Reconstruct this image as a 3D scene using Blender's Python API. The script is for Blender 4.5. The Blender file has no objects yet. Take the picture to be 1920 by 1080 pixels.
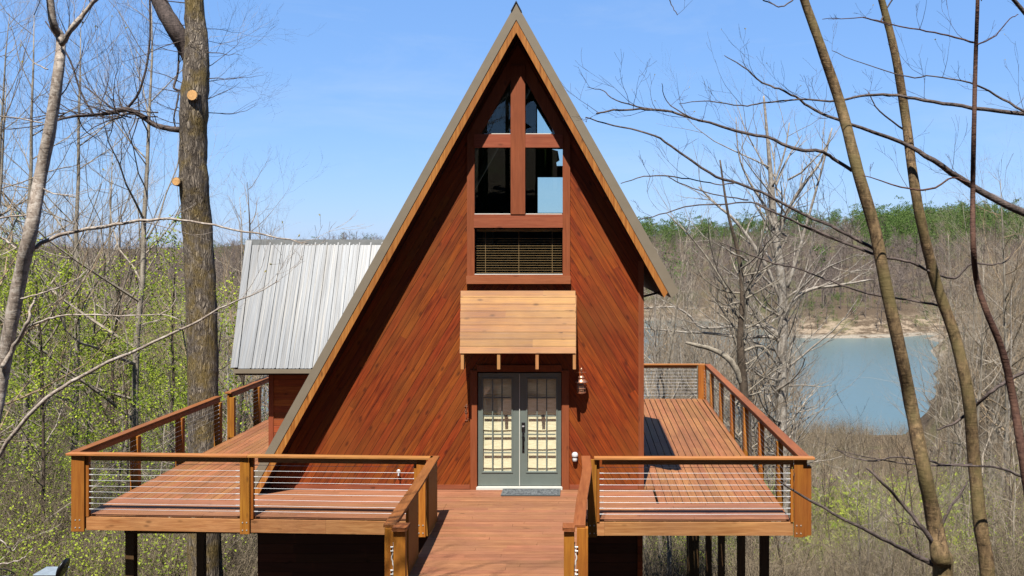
import bpy, math, random
import numpy as np
from mathutils import Vector, Matrix
from mathutils.geometry import tessellate_polygon
random.seed(7)
scene = bpy.context.scene
COL = scene.collection
ORG = {}
CX, CY, F, EYE = 1095.0, 478.0, 1800.0, 4.44     # level camera; principal point of the photo, focal length in px, eye above deck

def P(px, py, D):                                # pixel + real distance -> point
    return Vector(((px-CX)*D/F, D, EYE-(py-CY)*D/F))

# ------------------------------------------------------------------ objects
def tag(o, label=None, cat=None, group=None, kind=None):
    if label: o['label'] = label
    if cat: o['category'] = cat
    if group: o['group'] = group
    if kind: o['kind'] = kind
    return o
def thing(name, loc, label, cat, group=None):
    o = bpy.data.objects.new(name, None); COL.objects.link(o)
    o.location = loc; o.empty_display_size = .2
    ORG[o] = Vector(loc)
    return tag(o, label, cat, group)
class MB:
    def __init__(s): s.v = []; s.f = []
    def add(s, vs, fs):
        n = len(s.v); s.v.extend([tuple(a) for a in vs]); s.f.extend([tuple(i+n for i in f) for f in fs])
    def box(s, x0, x1, y0, y1, z0, z1):
        s.add([(x0,y0,z0),(x1,y0,z0),(x1,y1,z0),(x0,y1,z0),(x0,y0,z1),(x1,y0,z1),(x1,y1,z1),(x0,y1,z1)],
              [(0,3,2,1),(4,5,6,7),(0,1,5,4),(1,2,6,5),(2,3,7,6),(3,0,4,7)])
        return s
    def prism(s, poly, y0, y1, holes=()):        # polygon in x,z pushed through y
        loops = [list(poly)]+[list(h) for h in holes]
        flat = [p for l in loops for p in l]
        tris = tessellate_polygon([[Vector((p[0],p[1],0)) for p in l] for l in loops])
        n = len(flat)
        vs = [(p[0],y0,p[1]) for p in flat]+[(p[0],y1,p[1]) for p in flat]
        fs = []
        for t in tris:
            a,b,c = [flat[i] for i in t]
            ccw = (b[0]-a[0])*(c[1]-a[1])-(b[1]-a[1])*(c[0]-a[0]) > 0
            t = tuple(t) if ccw else tuple(reversed(t))
            fs.append(t); fs.append(tuple(i+n for i in reversed(t)))
        k = 0
        for l in loops:
            m = len(l)
            for i in range(m):
                a, b = k+i, k+(i+1) % m
                fs.append((a,b,b+n,a+n))
            k += m
        s.add(vs, fs); return s
    def beam(s, a, b, w, h, up=(0,0,1)):         # rectangular bar from a to b
        a = Vector(a); b = Vector(b); d = (b-a).normalized(); up = Vector(up)
        r = d.cross(up).normalized(); u = r.cross(d).normalized()
        c = [r*(w/2)*i+u*(h/2)*j for i,j in ((-1,-1),(1,-1),(1,1),(-1,1))]
        s.add([a+q for q in c]+[b+q for q in c], [(0,1,2,3),(7,6,5,4),(0,4,5,1),(1,5,6,2),(2,6,7,3),(3,7,4,0)])
        return s
    def tube(s, pts, rad, n=6, cap=True, bump=0):
        pts = [Vector(p) for p in pts]
        if not isinstance(rad, (list,tuple)): rad = [rad]*len(pts)
        base = len(s.v); m = len(pts); x = None
        for i, p in enumerate(pts):
            d = (pts[min(i+1,m-1)]-pts[max(i-1,0)])
            d = d.normalized() if d.length > 1e-9 else Vector((0,0,1))
            if x is None:
                x = d.cross(Vector((0.31,1,.12))); x = x.normalized() if x.length > 1e-4 else Vector((1,0,0))
            x = (x-d*x.dot(d)); x = x.normalized() if x.length > 1e-6 else d.orthogonal().normalized()
            y = d.cross(x)
            for k in range(n):
                t = 2*math.pi*k/n; r = rad[i]*(1+(random.uniform(-bump,bump) if bump else 0))
                s.v.append(tuple(p+x*(math.cos(t)*r)+y*(math.sin(t)*r)))
        for i in range(m-1):
            for k in range(n):
                a = base+i*n+k; b = base+i*n+(k+1) % n
                s.f.append((a,b,b+n,a+n))
        if cap and n > 3:
            s.f.append(tuple(base+k for k in reversed(range(n)))); s.f.append(tuple(base+(m-1)*n+k for k in range(n)))
        return s
    def lathe(s, c, prof, n=16, axis=2):
        c = Vector(c); base = len(s.v)
        for r, h in prof:
            for k in range(n):
                t = 2*math.pi*k/n; q = [r*math.cos(t), r*math.sin(t), h]
                if axis == 1: q = [q[0], q[2], q[1]]
                s.v.append(tuple(c+Vector(q)))
        for i in range(len(prof)-1):
            for k in range(n):
                a = base+i*n+k; b = base+i*n+(k+1) % n
                s.f.append((a,b,b+n,a+n))
        s.f.append(tuple(base+k for k in reversed(range(n)))); s.f.append(tuple(base+(len(prof)-1)*n+k for k in range(n)))
        return s
    def build(s, name, mat, parent=None, smooth=False, bevel=0):
        me = bpy.data.meshes.new(name)
        off = ORG.get(parent, Vector((0,0,0))) if parent is not None else Vector((0,0,0))
        me.from_pydata([(v[0]-off[0],v[1]-off[1],v[2]-off[2]) for v in s.v], [], s.f)
        me.materials.append(mat)
        if smooth:
            me.shade_smooth()
        me.update()
        o = bpy.data.objects.new(name, me); COL.objects.link(o)
        if parent is not None: o.parent = parent
        ORG[o] = off
        if bevel:
            m = o.modifiers.new('bevel','BEVEL'); m.width = bevel; m.segments = 2; m.limit_method = 'ANGLE'
        return o
def np_mesh(name, V, T, mat):
    me = bpy.data.meshes.new(name)
    me.vertices.add(len(V)); me.vertices.foreach_set('co', V.astype(np.float32).ravel())
    k = T.shape[1]
    me.loops.add(T.size); me.loops.foreach_set('vertex_index', T.astype(np.int32).ravel())
    me.polygons.add(len(T)); me.polygons.foreach_set('loop_start', np.arange(0,T.size,k,dtype=np.int32))
    me.update(calc_edges=True); me.materials.append(mat)
    return me

# ------------------------------------------------------------------ materials
ALB = .45                                        # overall reflectance scale, balanced against the exposure
class NT:
    def __init__(s, name):
        s.m = bpy.data.materials.new(name); s.m.use_nodes = True; s.t = s.m.node_tree; s.t.nodes.clear()
        s.out = s.n('ShaderNodeOutputMaterial')
    def n(s, typ, **kw):
        x = s.t.nodes.new(typ)
        for k, v in kw.items(): setattr(x, k, v)
        return x
    def set(s, sock, v):
        if isinstance(v, bpy.types.NodeSocket): s.t.links.new(v, sock)
        elif v is not None: sock.default_value = v
    def math(s, op, a, b=None, c=None, clamp=False):
        x = s.n('ShaderNodeMath', operation=op, use_clamp=clamp)
        s.set(x.inputs[0], a); s.set(x.inputs[1], b)
        if c is not None: s.set(x.inputs[2], c)
        return x.outputs[0]
    def mix(s, f, a, b, blend='MIX'):
        x = s.n('ShaderNodeMix', data_type='RGBA', blend_type=blend)
        s.set(x.inputs['Factor'], f)
        for k_, c_ in (('A',a),('B',b)):
            s.set(x.inputs[k_], c_ if isinstance(c_, bpy.types.NodeSocket) else (*[q*ALB for q in c_],1))
        return x.outputs['Result']
    def comb(s, x, y, z):
        c = s.n('ShaderNodeCombineXYZ'); s.set(c.inputs[0],x); s.set(c.inputs[1],y); s.set(c.inputs[2],z); return c.outputs[0]
    def noise(s, vec, scale, detail=4, rough=.55, dist=0):
        x = s.n('ShaderNodeTexNoise'); s.set(x.inputs['Vector'], vec)
        x.inputs['Scale'].default_value = scale; x.inputs['Detail'].default_value = detail
        x.inputs['Roughness'].default_value = rough; x.inputs['Distortion'].default_value = dist
        return x.outputs['Fac']
    def ramp(s, f, a, b, lo=0., hi=1.):
        x = s.n('ShaderNodeMapRange'); x.clamp = True
        s.set(x.inputs[0], f); s.set(x.inputs[1], a); s.set(x.inputs[2], b); s.set(x.inputs[3], lo); s.set(x.inputs[4], hi)
        return x.outputs[0]
    def wn(s, w):
        x = s.n('ShaderNodeTexWhiteNoise', noise_dimensions='1D'); s.set(x.inputs['W'], w); return x.outputs['Value']
    def xyz(s, out='Object'):
        c = s.n('ShaderNodeTexCoord').outputs[out]
        p = s.n('ShaderNodeSeparateXYZ'); s.set(p.inputs[0], c)
        return c, p.outputs[0], p.outputs[1], p.outputs[2]
    def bsdf(s, color, rough=.6, metal=0, spec=.5, bump=None, bd=.01, bs=.5, **kw):
        b = s.n('ShaderNodeBsdfPrincipled')
        s.set(b.inputs['Base Color'], color if isinstance(color, bpy.types.NodeSocket) else (*[q*ALB for q in color],1))
        s.set(b.inputs['Roughness'], rough); s.set(b.inputs['Metallic'], metal); s.set(b.inputs['Specular IOR Level'], spec)
        for k, v in kw.items(): s.set(b.inputs[k], v)
        if bump is not None:
            q = s.n('ShaderNodeBump'); s.set(q.inputs['Height'], bump); q.inputs['Distance'].default_value = bd; q.inputs['Strength'].default_value = bs
            s.set(b.inputs['Normal'], q.outputs[0])
        s.t.links.new(b.outputs[0], s.out.inputs[0]); return b
def simple(name, c, rough=.5, metal=0, var=.15, sc=8, spec=.5):
    t = NT(name); co,_,_,_ = t.xyz()
    n = t.noise(co, sc, 5)
    col = t.mix(t.ramp(n,.3,.7), tuple(a*(1-var) for a in c), tuple(min(1,a*(1+var)) for a in c))
    t.bsdf(col, rough, metal, spec, bump=n, bd=.004, bs=.3); return t.m
def wood(name, c1, c2, c3, u='x', v='z', pitch=None, off=0., chevron=False, knots=.5, rough=.55, groove=True, var=.35, patch=.5, weather=None, seglen=2.9):
    t = NT(name); co, X, Y, Z = t.xyz(); ax = {'x':X,'y':Y,'z':Z}
    if chevron:
        a = t.math('ABSOLUTE', X)
        U = t.math('SUBTRACT', t.math('MULTIPLY', a, .5225), t.math('MULTIPLY', Z, .8526))
        V = t.math('ADD', t.math('MULTIPLY', a, .8526), t.math('MULTIPLY', Z, .5225))
        side = t.math('MULTIPLY', t.math('SIGN', X), 137.3)
        W = Y
    else:
        U, V = ax[u], ax[v]; W = ax[[k for k in 'xyz' if k not in (u,v)][0]]; side = 0.0
    if pitch:
        q = t.math('DIVIDE', t.math('ADD', V, off), pitch)
        idx = t.math('FLOOR', q); fr = t.math('FRACT', q)
        key = t.math('ADD', idx, side)
        seg = t.math('FLOOR', t.math('ADD', t.math('DIVIDE', U, seglen), t.math('MULTIPLY', t.wn(t.math('ADD', key, 9.1)), 7)))
        rnd = t.wn(t.math('ADD', t.math('MULTIPLY', key, 3.17), t.math('MULTIPLY', seg, 17.9)))
    else:
        rnd = t.n('ShaderNodeObjectInfo').outputs['Random']; fr = None
    g = t.comb(t.math('ADD', t.math('MULTIPLY', U, 1.6), t.math('MULTIPLY', rnd, 60)), t.math('MULTIPLY', V, 26), t.math('MULTIPLY', W, 26))
    n1 = t.noise(g, 1, 5, .6, .6)
    g2 = t.comb(t.math('ADD', t.math('MULTIPLY', U, 4), t.math('MULTIPLY', rnd, 30)), t.math('MULTIPLY', V, 110), t.math('MULTIPLY', W, 110))
    n2 = t.noise(g2, 1, 3, .6)
    col = t.mix(t.ramp(n1,.32,.68), c1, c2)
    col = t.mix(t.math('MULTIPLY', t.ramp(t.noise(co,.8,3),.42,.68), patch), col, c3)
    bv = t.ramp(rnd, 0, 1, 1-var, 1+var)
    hsv = t.n('ShaderNodeHueSaturation'); t.set(hsv.inputs['Color'], col)
    t.set(hsv.inputs['Value'], t.math('MULTIPLY', t.math('MULTIPLY', bv, t.ramp(t.noise(co,.55,4,.6),.3,.7,.84,1.14)), t.ramp(n2,.3,.7,.86,1.12)))
    t.set(hsv.inputs['Hue'], t.ramp(t.wn(t.math('ADD', t.math('MULTIPLY', rnd, 91), 3)),0,1,.494,.507))
    col = hsv.outputs[0]
    if knots:
        vo = t.n('ShaderNodeTexVoronoi', feature='F1'); 
        t.set(vo.inputs['Vector'], t.comb(t.math('ADD', t.math('MULTIPLY', U, 3.2), t.math('MULTIPLY', rnd, 40)), t.math('MULTIPLY', V, 7.5), 0.0)); vo.inputs['Scale'].default_value = 1
        k = t.ramp(vo.outputs['Distance'], .08, .24, 1, 0)
        sc = t.n('ShaderNodeSeparateColor'); t.set(sc.inputs[0], vo.outputs['Color'])
        k = t.math('MULTIPLY', k, t.math('GREATER_THAN', sc.outputs[0], 1-knots))
        col = t.mix(t.math('MULTIPLY', k, .62), col, tuple(a*.28 for a in c1))
    if weather:
        col = t.mix(t.math('MULTIPLY', t.ramp(t.noise(co,1.7,5,.65),.45,.7), .6), col, weather)
    h = t.math('MULTIPLY', n2, .25)
    if pitch and groove:
        e = t.math('MINIMUM', fr, t.math('SUBTRACT', 1., fr))
        gm = t.ramp(e, .01, .045, 0, 1)
        col = t.mix(t.ramp(gm,0,1,.6,0), col, tuple(a*.12 for a in c1))
        h = t.math('ADD', h, gm)
    t.bsdf(col, t.ramp(n1,.2,.8,rough-.02,rough+.16), 0, .18, bump=h, bd=.008, bs=.6)
    return t.m
def bark(name, c1, c2, sc=1., furrow=False, moss=None, spots=None, bd=.02):
    t = NT(name); co, X, Y, Z = t.xyz()
    st = .18 if furrow else .5
    vec = t.comb(t.math('MULTIPLY',X,sc), t.math('MULTIPLY',Y,sc), t.math('MULTIPLY',Z,sc*st))
    n = t.noise(vec, 9 if furrow else 7, 6, .65, .4)
    h = n; f = t.ramp(n,.35,.65)
    if furrow:
        wv = t.noise(t.comb(t.math('MULTIPLY',X,3), t.math('MULTIPLY',Y,3), t.math('MULTIPLY',Z,1.2)), 1, 3, .6)
        vo = t.n('ShaderNodeTexVoronoi', feature='DISTANCE_TO_EDGE'); t.set(vo.inputs['Vector'], t.comb(t.math('ADD', t.math('MULTIPLY',X,24), t.math('MULTIPLY',wv,5)), t.math('ADD', t.math('MULTIPLY',Y,24), t.math('MULTIPLY',wv,5)), t.math('ADD', t.math('MULTIPLY',Z,2.2), t.math('MULTIPLY',n,2.5)))); vo.inputs['Scale'].default_value = 1
        cr = t.ramp(vo.outputs['Distance'], 0, .3)
        f = t.math('MULTIPLY', f, t.ramp(cr,0,1,.15,1)); h = t.math('ADD', t.math('MULTIPLY', n, .4), cr)
    col = t.mix(f, c1, c2)
    if not furrow:
        le = t.noise(t.comb(t.math('MULTIPLY',X,9), t.math('MULTIPLY',Y,9), t.math('MULTIPLY',Z,42)), 1, 3, .6, .5)
        col = t.mix(t.math('MULTIPLY', t.ramp(le,.60,.66), .55), col, tuple(q*.5 for q in c1))
        sp_ = t.noise(co, 34, 3, .7)
        col = t.mix(t.math('MULTIPLY', t.ramp(sp_,.60,.66), .5), col, tuple(min(.9,q*1.6) for q in c2))
        h = t.math('SUBTRACT', h, t.math('MULTIPLY', le, .8))
    if moss: 
        col = t.mix(t.math('MULTIPLY', t.ramp(t.noise(co,2.3,5,.6),.45,.62), .75), col, moss)
    if spots:
        col = t.mix(t.math('MULTIPLY', t.ramp(t.noise(co,5.5*sc,4,.6,.6),.5,.6), .85), col, spots)
    t.bsdf(col, .85, 0, .2, bump=h, bd=bd, bs=.8); return t.m
M = {}
M['siding'] = wood('cedar_siding', (.13,.015,.0015), (.37,.064,.004), (.25,.066,.009), pitch=.137, chevron=True, knots=.6, var=.16, patch=.7, seglen=7.)
M['siding_h'] = wood('cedar_siding_level', (.24,.045,.012), (.40,.09,.02), (.34,.09,.03), u='x', v='z', pitch=.14, knots=.3, var=.3)
M['siding_s'] = wood('cedar_siding_side', (.24,.045,.012), (.40,.09,.02), (.34,.09,.03), u='y', v='z', pitch=.14, knots=.3, var=.3)
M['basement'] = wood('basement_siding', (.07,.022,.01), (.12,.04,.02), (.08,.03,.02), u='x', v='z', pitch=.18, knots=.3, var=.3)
M['trim_v'] = wood('red_trim_upright', (.26,.055,.02), (.34,.08,.03), (.24,.055,.025), u='z', v='x', knots=.25, var=.1, patch=.4)
M['trim_h'] = wood('red_trim_level', (.30,.075,.03), (.40,.12,.05), (.30,.08,.04), u='x', v='z', knots=.3, var=.1, patch=.4)
M['fascia'] = wood('orange_fascia', (.34,.10,.015), (.60,.25,.055), (.40,.13,.03), u='z', v='x', knots=.4, var=.1)
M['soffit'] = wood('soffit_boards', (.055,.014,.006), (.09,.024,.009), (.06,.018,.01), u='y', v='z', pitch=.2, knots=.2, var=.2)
M['awning'] = wood('awning_boards', (.27,.105,.032), (.43,.20,.065), (.54,.29,.095), u='x', v='z', pitch=.131, groove=False, off=-.0, seglen=9., knots=.75, var=.22, patch=.6)
M['rafter'] = wood('rafter_wood', (.5,.2,.07), (.66,.33,.13), (.5,.2,.07), u='z', v='x', knots=.2, var=.1)
M['deck_x'] = wood('deck_boards_across', (.26,.10,.046), (.42,.185,.09), (.33,.145,.08), u='x', v='y', pitch=.145, knots=.25, var=.15, groove=False, rough=.6, weather=(.30,.125,.068))
M['deck_y'] = wood('deck_boards_along', (.26,.095,.032), (.41,.175,.065), (.32,.12,.05), u='y', v='x', pitch=.145, knots=.2, var=.13, groove=False, rough=.6)
M['rim'] = wood('rim_board', (.36,.145,.045), (.56,.28,.10), (.48,.24,.11), u='x', v='z', knots=.45, var=.1)
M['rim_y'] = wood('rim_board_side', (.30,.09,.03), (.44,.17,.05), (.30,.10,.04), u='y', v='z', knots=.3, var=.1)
M['post'] = wood('post_wood', (.33,.10,.012), (.52,.20,.022), (.30,.09,.02), u='z', v='x', knots=.25, var=.14, patch=.5)
M['cap_x'] = wood('cap_board', (.40,.14,.035), (.58,.25,.075), (.42,.15,.05), u='x', v='y', knots=.2, var=.08)
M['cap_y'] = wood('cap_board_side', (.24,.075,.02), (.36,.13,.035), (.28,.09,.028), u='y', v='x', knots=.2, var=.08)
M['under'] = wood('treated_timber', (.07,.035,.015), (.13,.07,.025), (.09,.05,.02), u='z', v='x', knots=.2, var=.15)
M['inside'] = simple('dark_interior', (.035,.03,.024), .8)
M['dark_tint'] = simple('loft_furniture', (.02,.018,.015), .7)
M['fascia_metal'] = simple('tan_metal_trim', (.27,.22,.155), .45, .1, .06, 4)
M['ridge_metal'] = simple('dark_ridge_cap', (.04,.045,.06), .5, .3)
M['steel'] = simple('steel_cable', (.75,.75,.76), .35, .35, .05, 20)
M['bolt'] = simple('bolt_steel', (.8,.78,.7), .35, .5, .05, 30)
M['door'] = simple('grey_green_door', (.17,.20,.175), .45, 0, .05, 6)
M['sill'] = simple('pale_sill', (.75,.74,.66), .5, 0, .05)
M['copper'] = simple('copper', (.85,.42,.27), .32, .75, .15, 12)
M['white'] = simple('white_plastic', (.78,.78,.76), .4, 0, .04)
M['black'] = simple('black_metal', (.012,.012,.014), .35, .3)
M['shade'] = None
def roof_metal():
    t = NT('weathered_galvanized'); co,X,Y,Z = t.xyz()
    st = t.noise(t.comb(t.math('MULTIPLY',X,14), t.math('MULTIPLY',Y,.5), t.math('MULTIPLY',Z,.7)), 1, 5, .6)
    st2 = t.noise(t.comb(t.math('MULTIPLY',X,40), t.math('MULTIPLY',Y,.6), t.math('MULTIPLY',Z,.5)), 1, 3, .6)
    col = t.mix(t.ramp(st,.35,.65), (.05,.054,.062), (.115,.128,.146))
    col = t.mix(t.math('MULTIPLY', t.ramp(st2,.52,.7), .4), col, (.30,.26,.20))
    t.bsdf(col, .48, .25, .5, bump=st2, bd=.004, bs=.3); return t.m
M['roof'] = roof_metal()
def cloth_shade():
    t = NT('woven_roman_shade'); co,X,Y,Z = t.xyz()
    w = t.noise(t.comb(t.math('MULTIPLY',X,6), Y, t.math('MULTIPLY',Z,70)), 1, 4, .6)
    col = t.mix(t.ramp(w,.3,.7), (1.1,.90,.64), (1.55,1.38,1.08))
    t.bsdf(col, .8, 0, .2, bump=w, bd=.004, bs=.4); return t.m
M['shade'] = cloth_shade()
def glass(name, tint, refl):
    t = NT(name)
    lw = t.n('ShaderNodeLayerWeight'); lw.inputs[0].default_value = .5
    f5 = t.math('ADD', t.math('MULTIPLY', t.math('POWER', lw.outputs['Facing'], 5.), .96), .045)
    gl = t.n('ShaderNodeBsdfGlossy'); gl.inputs['Roughness'].default_value = .01; gl.inputs['Color'].default_value = (.9,.95,1,1)
    tr = t.n('ShaderNodeBsdfTransparent'); tr.inputs[0].default_value = (*tint,1)
    mx = t.n('ShaderNodeMixShader'); t.set(mx.inputs[0], t.math('MULTIPLY', f5, refl, clamp=True))
    t.t.links.new(tr.outputs[0], mx.inputs[1]); t.t.links.new(gl.outputs[0], mx.inputs[2]); t.t.links.new(mx.outputs[0], t.out.inputs[0])
    return t.m
M['glass'] = glass('window_glass', (.82,.88,.84), .75)
M['door_glass'] = glass('door_glass', (.93,.95,.92), 1.4)
def mat_mat():
    t = NT('mat_weave'); co,X,Y,Z = t.xyz()
    n = t.noise(co, 38, 3, .6, 1.2)
    t.bsdf(t.mix(t.ramp(n,.47,.53), (.04,.045,.05), (.20,.215,.22)), .9, 0, .1); return t.m
M['mat'] = mat_mat()
M['bark_oak'] = bark('furrowed_oak_bark', (.075,.055,.04), (.54,.45,.35), 1.3, True, (.26,.18,.05), None, .03)
M['bark_beech'] = bark('smooth_pale_bark', (.24,.18,.14), (.50,.42,.35), 4, False, None, (.60,.53,.46), .006)
M['bark_olive'] = bark('mottled_olive_bark', (.075,.045,.022), (.32,.21,.105), 3.2, False, (.17,.135,.05), None, .008)
M['bark_dark'] = bark('dark_twig_bark', (.06,.045,.04), (.16,.12,.105), 2, False)
M['bark_red'] = bark('reddish_sapling_bark', (.07,.03,.022), (.14,.07,.045), 2, False)
M['bark_syc'] = bark('pale_sycamore_bark', (.20,.165,.13), (.44,.385,.32), 1.2, False, None, (.54,.49,.42), .01)
M['bark_grey'] = bark('grey_wood_bark', (.15,.125,.095), (.46,.40,.31), 1, False)
M['twig_grey'] = bark('grey_twigs', (.19,.155,.115), (.50,.425,.33), 1, False)
M['twig_tan'] = bark('tan_twigs', (.20,.135,.08), (.48,.36,.225), 1, False)
M['twig_brush'] = bark('brush_stalks', (.13,.10,.065), (.36,.285,.19), 1, False)
M['twig_far'] = bark('far_twigs', (.13,.10,.085), (.34,.27,.225), 1, False)
M['bark_brown'] = bark('brown_wood_bark', (.055,.04,.028), (.15,.11,.075), 1, False)
M['cut'] = simple('fresh_cut_wood', (.75,.40,.13), .7, 0, .2, 30)
def leafmat(name, a, b):
    t = NT(name); co,_,_,_ = t.xyz()
    n = t.noise(co, .5, 6, .75)
    col = t.mix(t.ramp(n,.38,.62), a, b)
    d = t.n('ShaderNodeBsdfDiffuse'); t.set(d.inputs[0], col)
    tr = t.n('ShaderNodeBsdfTranslucent'); t.set(tr.inputs[0], col)
    mx = t.n('ShaderNodeMixShader'); mx.inputs[0].default_value = .4
    t.t.links.new(d.outputs[0], mx.inputs[1]); t.t.links.new(tr.outputs[0], mx.inputs[2]); t.t.links.new(mx.outputs[0], t.out.inputs[0])
    return t.m
M['leaf'] = leafmat('fresh_leaves', (.19,.31,.03), (.74,.86,.10))
M['leaf_pine'] = leafmat('pine_needles', (.08,.16,.045), (.25,.35,.10))
M['leaf_bud'] = leafmat('buds', (.40,.34,.08), (.5,.42,.12))
def ground_mat():
    t = NT('leaf_litter_ground'); co,X,Y,Z = t.xyz()
    a = t.noise(co, 3.2, 8, .7); b = t.noise(co, .07, 4, .6); c = t.noise(co, 22, 4, .7)
    col = t.mix(t.ramp(a,.35,.65), (.05,.036,.024), (.15,.11,.075))
    col = t.mix(t.math('MULTIPLY', t.ramp(c,.45,.65), .5), col, (.30,.22,.15))
    g = t.math('MULTIPLY', t.ramp(b,.5,.6), t.ramp(a,.4,.6,.4,.9))
    col = t.mix(t.math('MULTIPLY', g, .5), col, (.14,.19,.05))
    bluff = t.math('MULTIPLY', t.math('MULTIPLY', t.ramp(Z,-15.6,-15.), t.ramp(Z,-12.6,-10.8,1,0)), t.math('GREATER_THAN', Y, 180.))
    rb_ = t.noise(t.comb(t.math('MULTIPLY',X,.6), t.math('MULTIPLY',Y,.6), t.math('MULTIPLY', Z, 3)), .5, 6, .75)
    col = t.mix(t.math('MULTIPLY', bluff, t.ramp(rb_,.48,.56)), col, (.36,.28,.20))
    rock = t.math('MULTIPLY', t.ramp(Z,-16.2,-15.9), t.ramp(Z,-15.5,-15.1,1,0))
    rock = t.math('MULTIPLY', rock, t.math('GREATER_THAN', Y, 180.))
    rn = t.noise(t.comb(X, Y, t.math('MULTIPLY', Z, 5)), .25, 6, .7)
    col = t.mix(t.math('MULTIPLY', rock, t.ramp(rn,.38,.5)), col, t.mix(t.ramp(a,.3,.7), (.26,.22,.17), (.44,.39,.32)))
    t.bsdf(col, 1., 0, .05, bump=a, bd=.08, bs=.7); return t.m
M['ground'] = ground_mat()
def water_mat():
    t = NT('lake_water'); co,X,Y,Z = t.xyz()
    n = t.noise(t.comb(t.math('MULTIPLY',X,.8), t.math('MULTIPLY',Y,1.6), Z), 1.2, 5, .6)
    t.bsdf((.13,.20,.20), .28, 0, .42, bump=n, bd=.05, bs=.35); return t.m
M['water'] = water_mat()

# ------------------------------------------------------------------ terrain
KY = [-90,-60,-20,-2,4,8,12,16,26,40,70,108,122,150,900]
KZ = [20,16,7,2.7,.2,-.35,-2.2,-3.7,-5.6,-8.4,-11.8,-15.5,-18.5,-20,-20]
def vn(x, y):                                    # cheap smooth bumps
    return math.sin(x*.13+1.3)*math.cos(y*.11+.4)+.5*math.sin(x*.31+y*.23)+.35*math.sin(x*.07-y*.19+2)
def H(x, y):
    z = float(np.interp(y, KY, KZ))
    r = max(-4.,min(4.,x/max(y, 1.)))
    z += vn(x,y)*min(1., max(0,(y-24)/30))*.5
    # left valley floor stays dry, banks rise to the left and right
    if y > 20:
        z += max(0, (-r-.30))*28*min(1,(y-20)/60)
        z += max(0, (r-.36))*30*min(1,(y-20)/60)
        q_ = min(1,max(0,(r-.345)/.04)); z += q_*q_*(3-2*q_)*(6.5 if y>90 else 6.5*max(0,(y-60)/30))
    shore = 236+60/(1+math.exp((r-.19)*60))+6*math.sin(x*.09)+3*math.sin(x*.23)
    if y > shore-12:
        d = y-shore
        far = float(np.interp(d, [-12,0,3,7,16,60,150,360,520,900], [-20,-16.1,-15.2,-12.6,-10.5,-6.5,1,15,20,21]))
        far += vn(x*.35,y*.35)*min(2.2, max(0,d/60))+vn(x*1.1,y*.8)*.5*min(1,max(0,d/10))
        far += (6*max(0,min(1,(r-.1)*3.2)) - 8*max(0,min(1,-r*3)))*min(1,max(0,d/250))
        z = max(z, far) if y < shore+4 else far
    return z
mb = MB()
xs = [-900,-700,-560,-450,-370]+list(np.arange(-320,-60,9))+list(np.arange(-60,60,3))+list(np.arange(60,470,9))+[520,600,720,900]
ys = list(np.arange(-90,-10,10))+list(np.arange(-10,60,2))+list(np.arange(60,130,4))+list(np.arange(130,220,15))+list(np.arange(220,330,3.5))+list(np.arange(330,700,16))+[720,780]
for y in ys:
    for x in xs: mb.v.append((x,y,H(x,y)))
w = len(xs)
for j in range(len(ys)-1):
    for i in range(w-1):
        a = j*w+i; mb.f.append((a,a+1,a+w+1,a+w))
tag(mb.build('ground', M['ground'], smooth=True), kind='structure')
mb = MB(); mb.add([(-700,90,-16),(800,90,-16),(800,480,-16),(-700,480,-16)], [(0,1,2,3)])
tag(mb.build('lake_water', M['water']), kind='structure')

# ------------------------------------------------------------------ house
FD = 18.2                                        # facade distance
def fx(px, D=FD): return (px-CX)*D/F
def fz(py, D=FD): return EYE-(py-CY)*D/F
RD = 17.7; RB = 23.8; XC = -1.25; ZA = 9.09; SL = .5575
house = thing('a_frame_house', (XC, FD, 0), 'tall red cedar A-frame house with cross-shaped gable window and porch awning', 'house')
def xin(z, t): return SL*(ZA-z)+0.0 - t/.873     # half width at height z, offset t inward
EZ = 3.72
def roofpoly(side, t0, t1, zbot, apexcut=True):
    z0 = ZA-t0/.487; z1 = ZA-t1/.487
    # apex of an offset line
    za0 = ZA-(t0/.873)/SL; za1 = ZA-(t1/.873)/SL
    if side < 0:
        zo = zbot; xo0 = xin(zo,t0); xo1 = xin(zo,t1)
        p = [(XC,za0),(XC,za1),(XC-xo1,zo),(XC-xo0,zo)]
    else:
        zo = zbot; xo0 = xin(zo,t0); zo1 = zbot-.0; xo1 = xin(zbot-.07,t1)
        p = [(XC,za0),(XC+xo0,zo+.06),(XC+xo1,zbot-.07),(XC,za1)]
    return p
for side, zb in ((-1,-.45),(1,EZ)):
    MB().prism(roofpoly(side,0.006,.16,zb), RD+.035, RB).build('roof', M['fascia_metal'], house)
    MB().prism(roofpoly(side,0.0,.15,zb-.01), RD, RD+.03).build('metal_trim', M['fascia_metal'], house)
    MB().prism(roofpoly(side,.154,.265,zb), RD+.012, RD+.05).build('wood_fascia', M['fascia'], house)
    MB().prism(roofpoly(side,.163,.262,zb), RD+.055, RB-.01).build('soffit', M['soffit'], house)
rc = MB()
for s_ in (-1,1):
    rc.add([(XC,RD-.02,ZA+.04),(XC+s_*.10,RD-.02,ZA-.15),(XC+s_*.10,RB,ZA-.15),(XC,RB,ZA+.04),
            (XC,RD-.02,ZA+.015),(XC+s_*.085,RD-.02,ZA-.15),(XC+s_*.085,RB,ZA-.15),(XC,RB,ZA+.015)],
           [(0,1,2,3),(4,7,6,5),(0,4,5,1),(1,5,6,2)])
rc.build('ridge_cap', M['ridge_metal'], house)
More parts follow.
